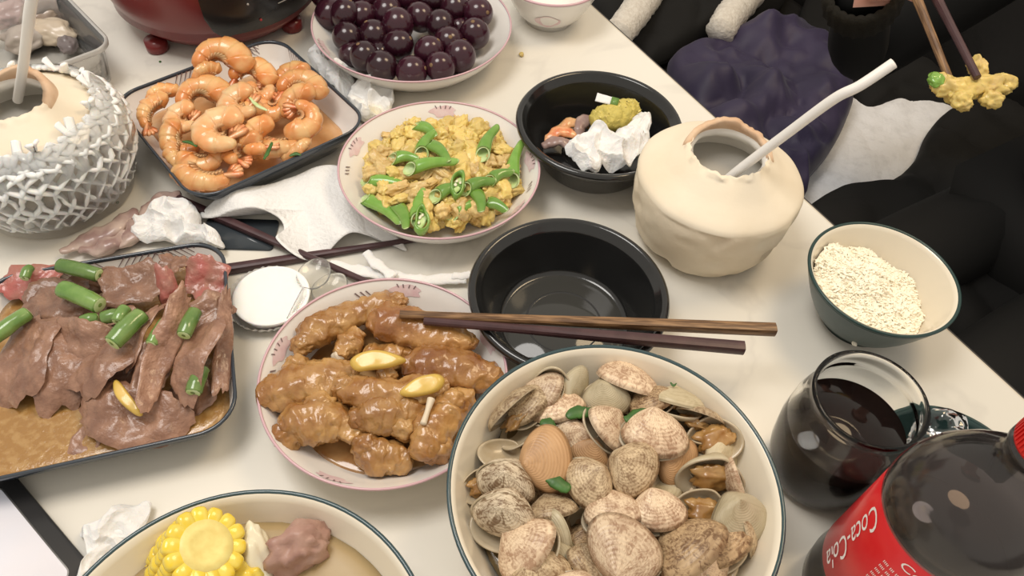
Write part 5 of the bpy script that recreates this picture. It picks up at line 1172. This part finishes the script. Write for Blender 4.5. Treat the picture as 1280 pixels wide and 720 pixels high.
tag(ob('plastic_film', mk('plastic_film', V, F, m_film), loc=c), 'crinkled clear plastic film over the teal bowl behind the jar', 'film')
ta, tb_ = at(0, 604), at(97, 722); td = (tb_ - ta).normalized(); tnrm = Vector((td.y, -td.x, 0)); 
if tnrm.x > 0: tnrm = -tnrm
tm = (at(45, 600) + at(97, 718)) / 2 - td * .004; TW, TL = .054, .16
tx = Matrix(((td.x, -tnrm.x, 0, 0), (td.y, -tnrm.y, 0, 0), (0, 0, 1, 0), (0, 0, 0, 1)))
tab = thing('phone', 'dark-rimmed phone with a pale lit screen in the near left corner', 'phone', M=Matrix.Translation(tm) @ tx @ Matrix.Translation((0, -TL / 2, 0)))
ob('body', mk('body', *loft([(rrect(TW, TL / 2, .008, 6), 0), (rrect(TW + .0008, TL / 2 + .0008, .008, 6), .001), (rrect(TW + .0008, TL / 2 + .0008, .008, 6), .007), (rrect(TW, TL / 2, .008, 6), .008)]), m_dark), tab)
ob('screen', mk('screen', *loft([(rrect(TW - .006, TL / 2 - .011, .006, 6), .0079), (rrect(TW - .006, TL / 2 - .011, .006, 6), .0083)]), m_screen), tab)
ob('edge_strip', mk('edge_strip', *loft([(rrect(TW - .005, TL / 2 - .010, .007, 6), .0080), (rrect(TW - .005, TL / 2 - .010, .007, 6), .0082)]), m_silver), tab)

# held scrambled egg between the raised sticks, crumbs
hg = thing('held_egg', 'yellow scrambled egg gripped by the raised chopsticks', 'egg', EGGP, group=None)
P3 = []
for i, (x, y, d, s) in enumerate([(1200, 108, (.020, .014, .012), 1), (1235, 104, (.020, .013, .012), 2), (1225, 80, (.009, .014, .010), 3), (1255, 100, (.014, .011, .010), 4), (1205, 122, (.010, .010, .009), 5), (1180, 100, (.010, .010, .009), 6), (1243, 120, (.011, .009, .009), 7)]):
    bv, bf = blob(3, d, .4, 1.7, s * 2.3); k0 = at(x, y, .14) - EGGP + Vector((0, 0, -.004)); P3.append(([Vector(v) * .9 + k0 for v in bv], bf))
V, F, I = join(*P3); ob('egg', mk('egg', V, F, m_egg), hg)
bv, bf = blob(3, (.007, .009, .006), .25, 1.5, 9); k0 = at(1170, 100, .14) - EGGP; ob('pepper_bit', mk('pepper_bit', [Vector(v) + k0 for v in bv], bf, m_pepper), hg)
for i, (x, y, r, m_, lb) in enumerate([(652, 68, .003, m_egg, 'yellow egg crumb on the table beside the grape plate'), (147, 253, .0014, m_herb, 'tiny dark crumb on the table below the prawn dish'), (200, 77, .0012, m_herb, 'tiny dark crumb on the table in front of the red pot'), (1068, 429, .0022, m_rice, 'stray rice grain stuck outside the rice bowl')]):
    V, F = blob(2, (r, r * 1.3, r * .7), .3, 1.5, i); tag(ob('crumb', mk('crumb', V, F, m_), loc=at(x, y, r * .6) if i < 3 else at(x, y, .02)), lb, 'crumb')
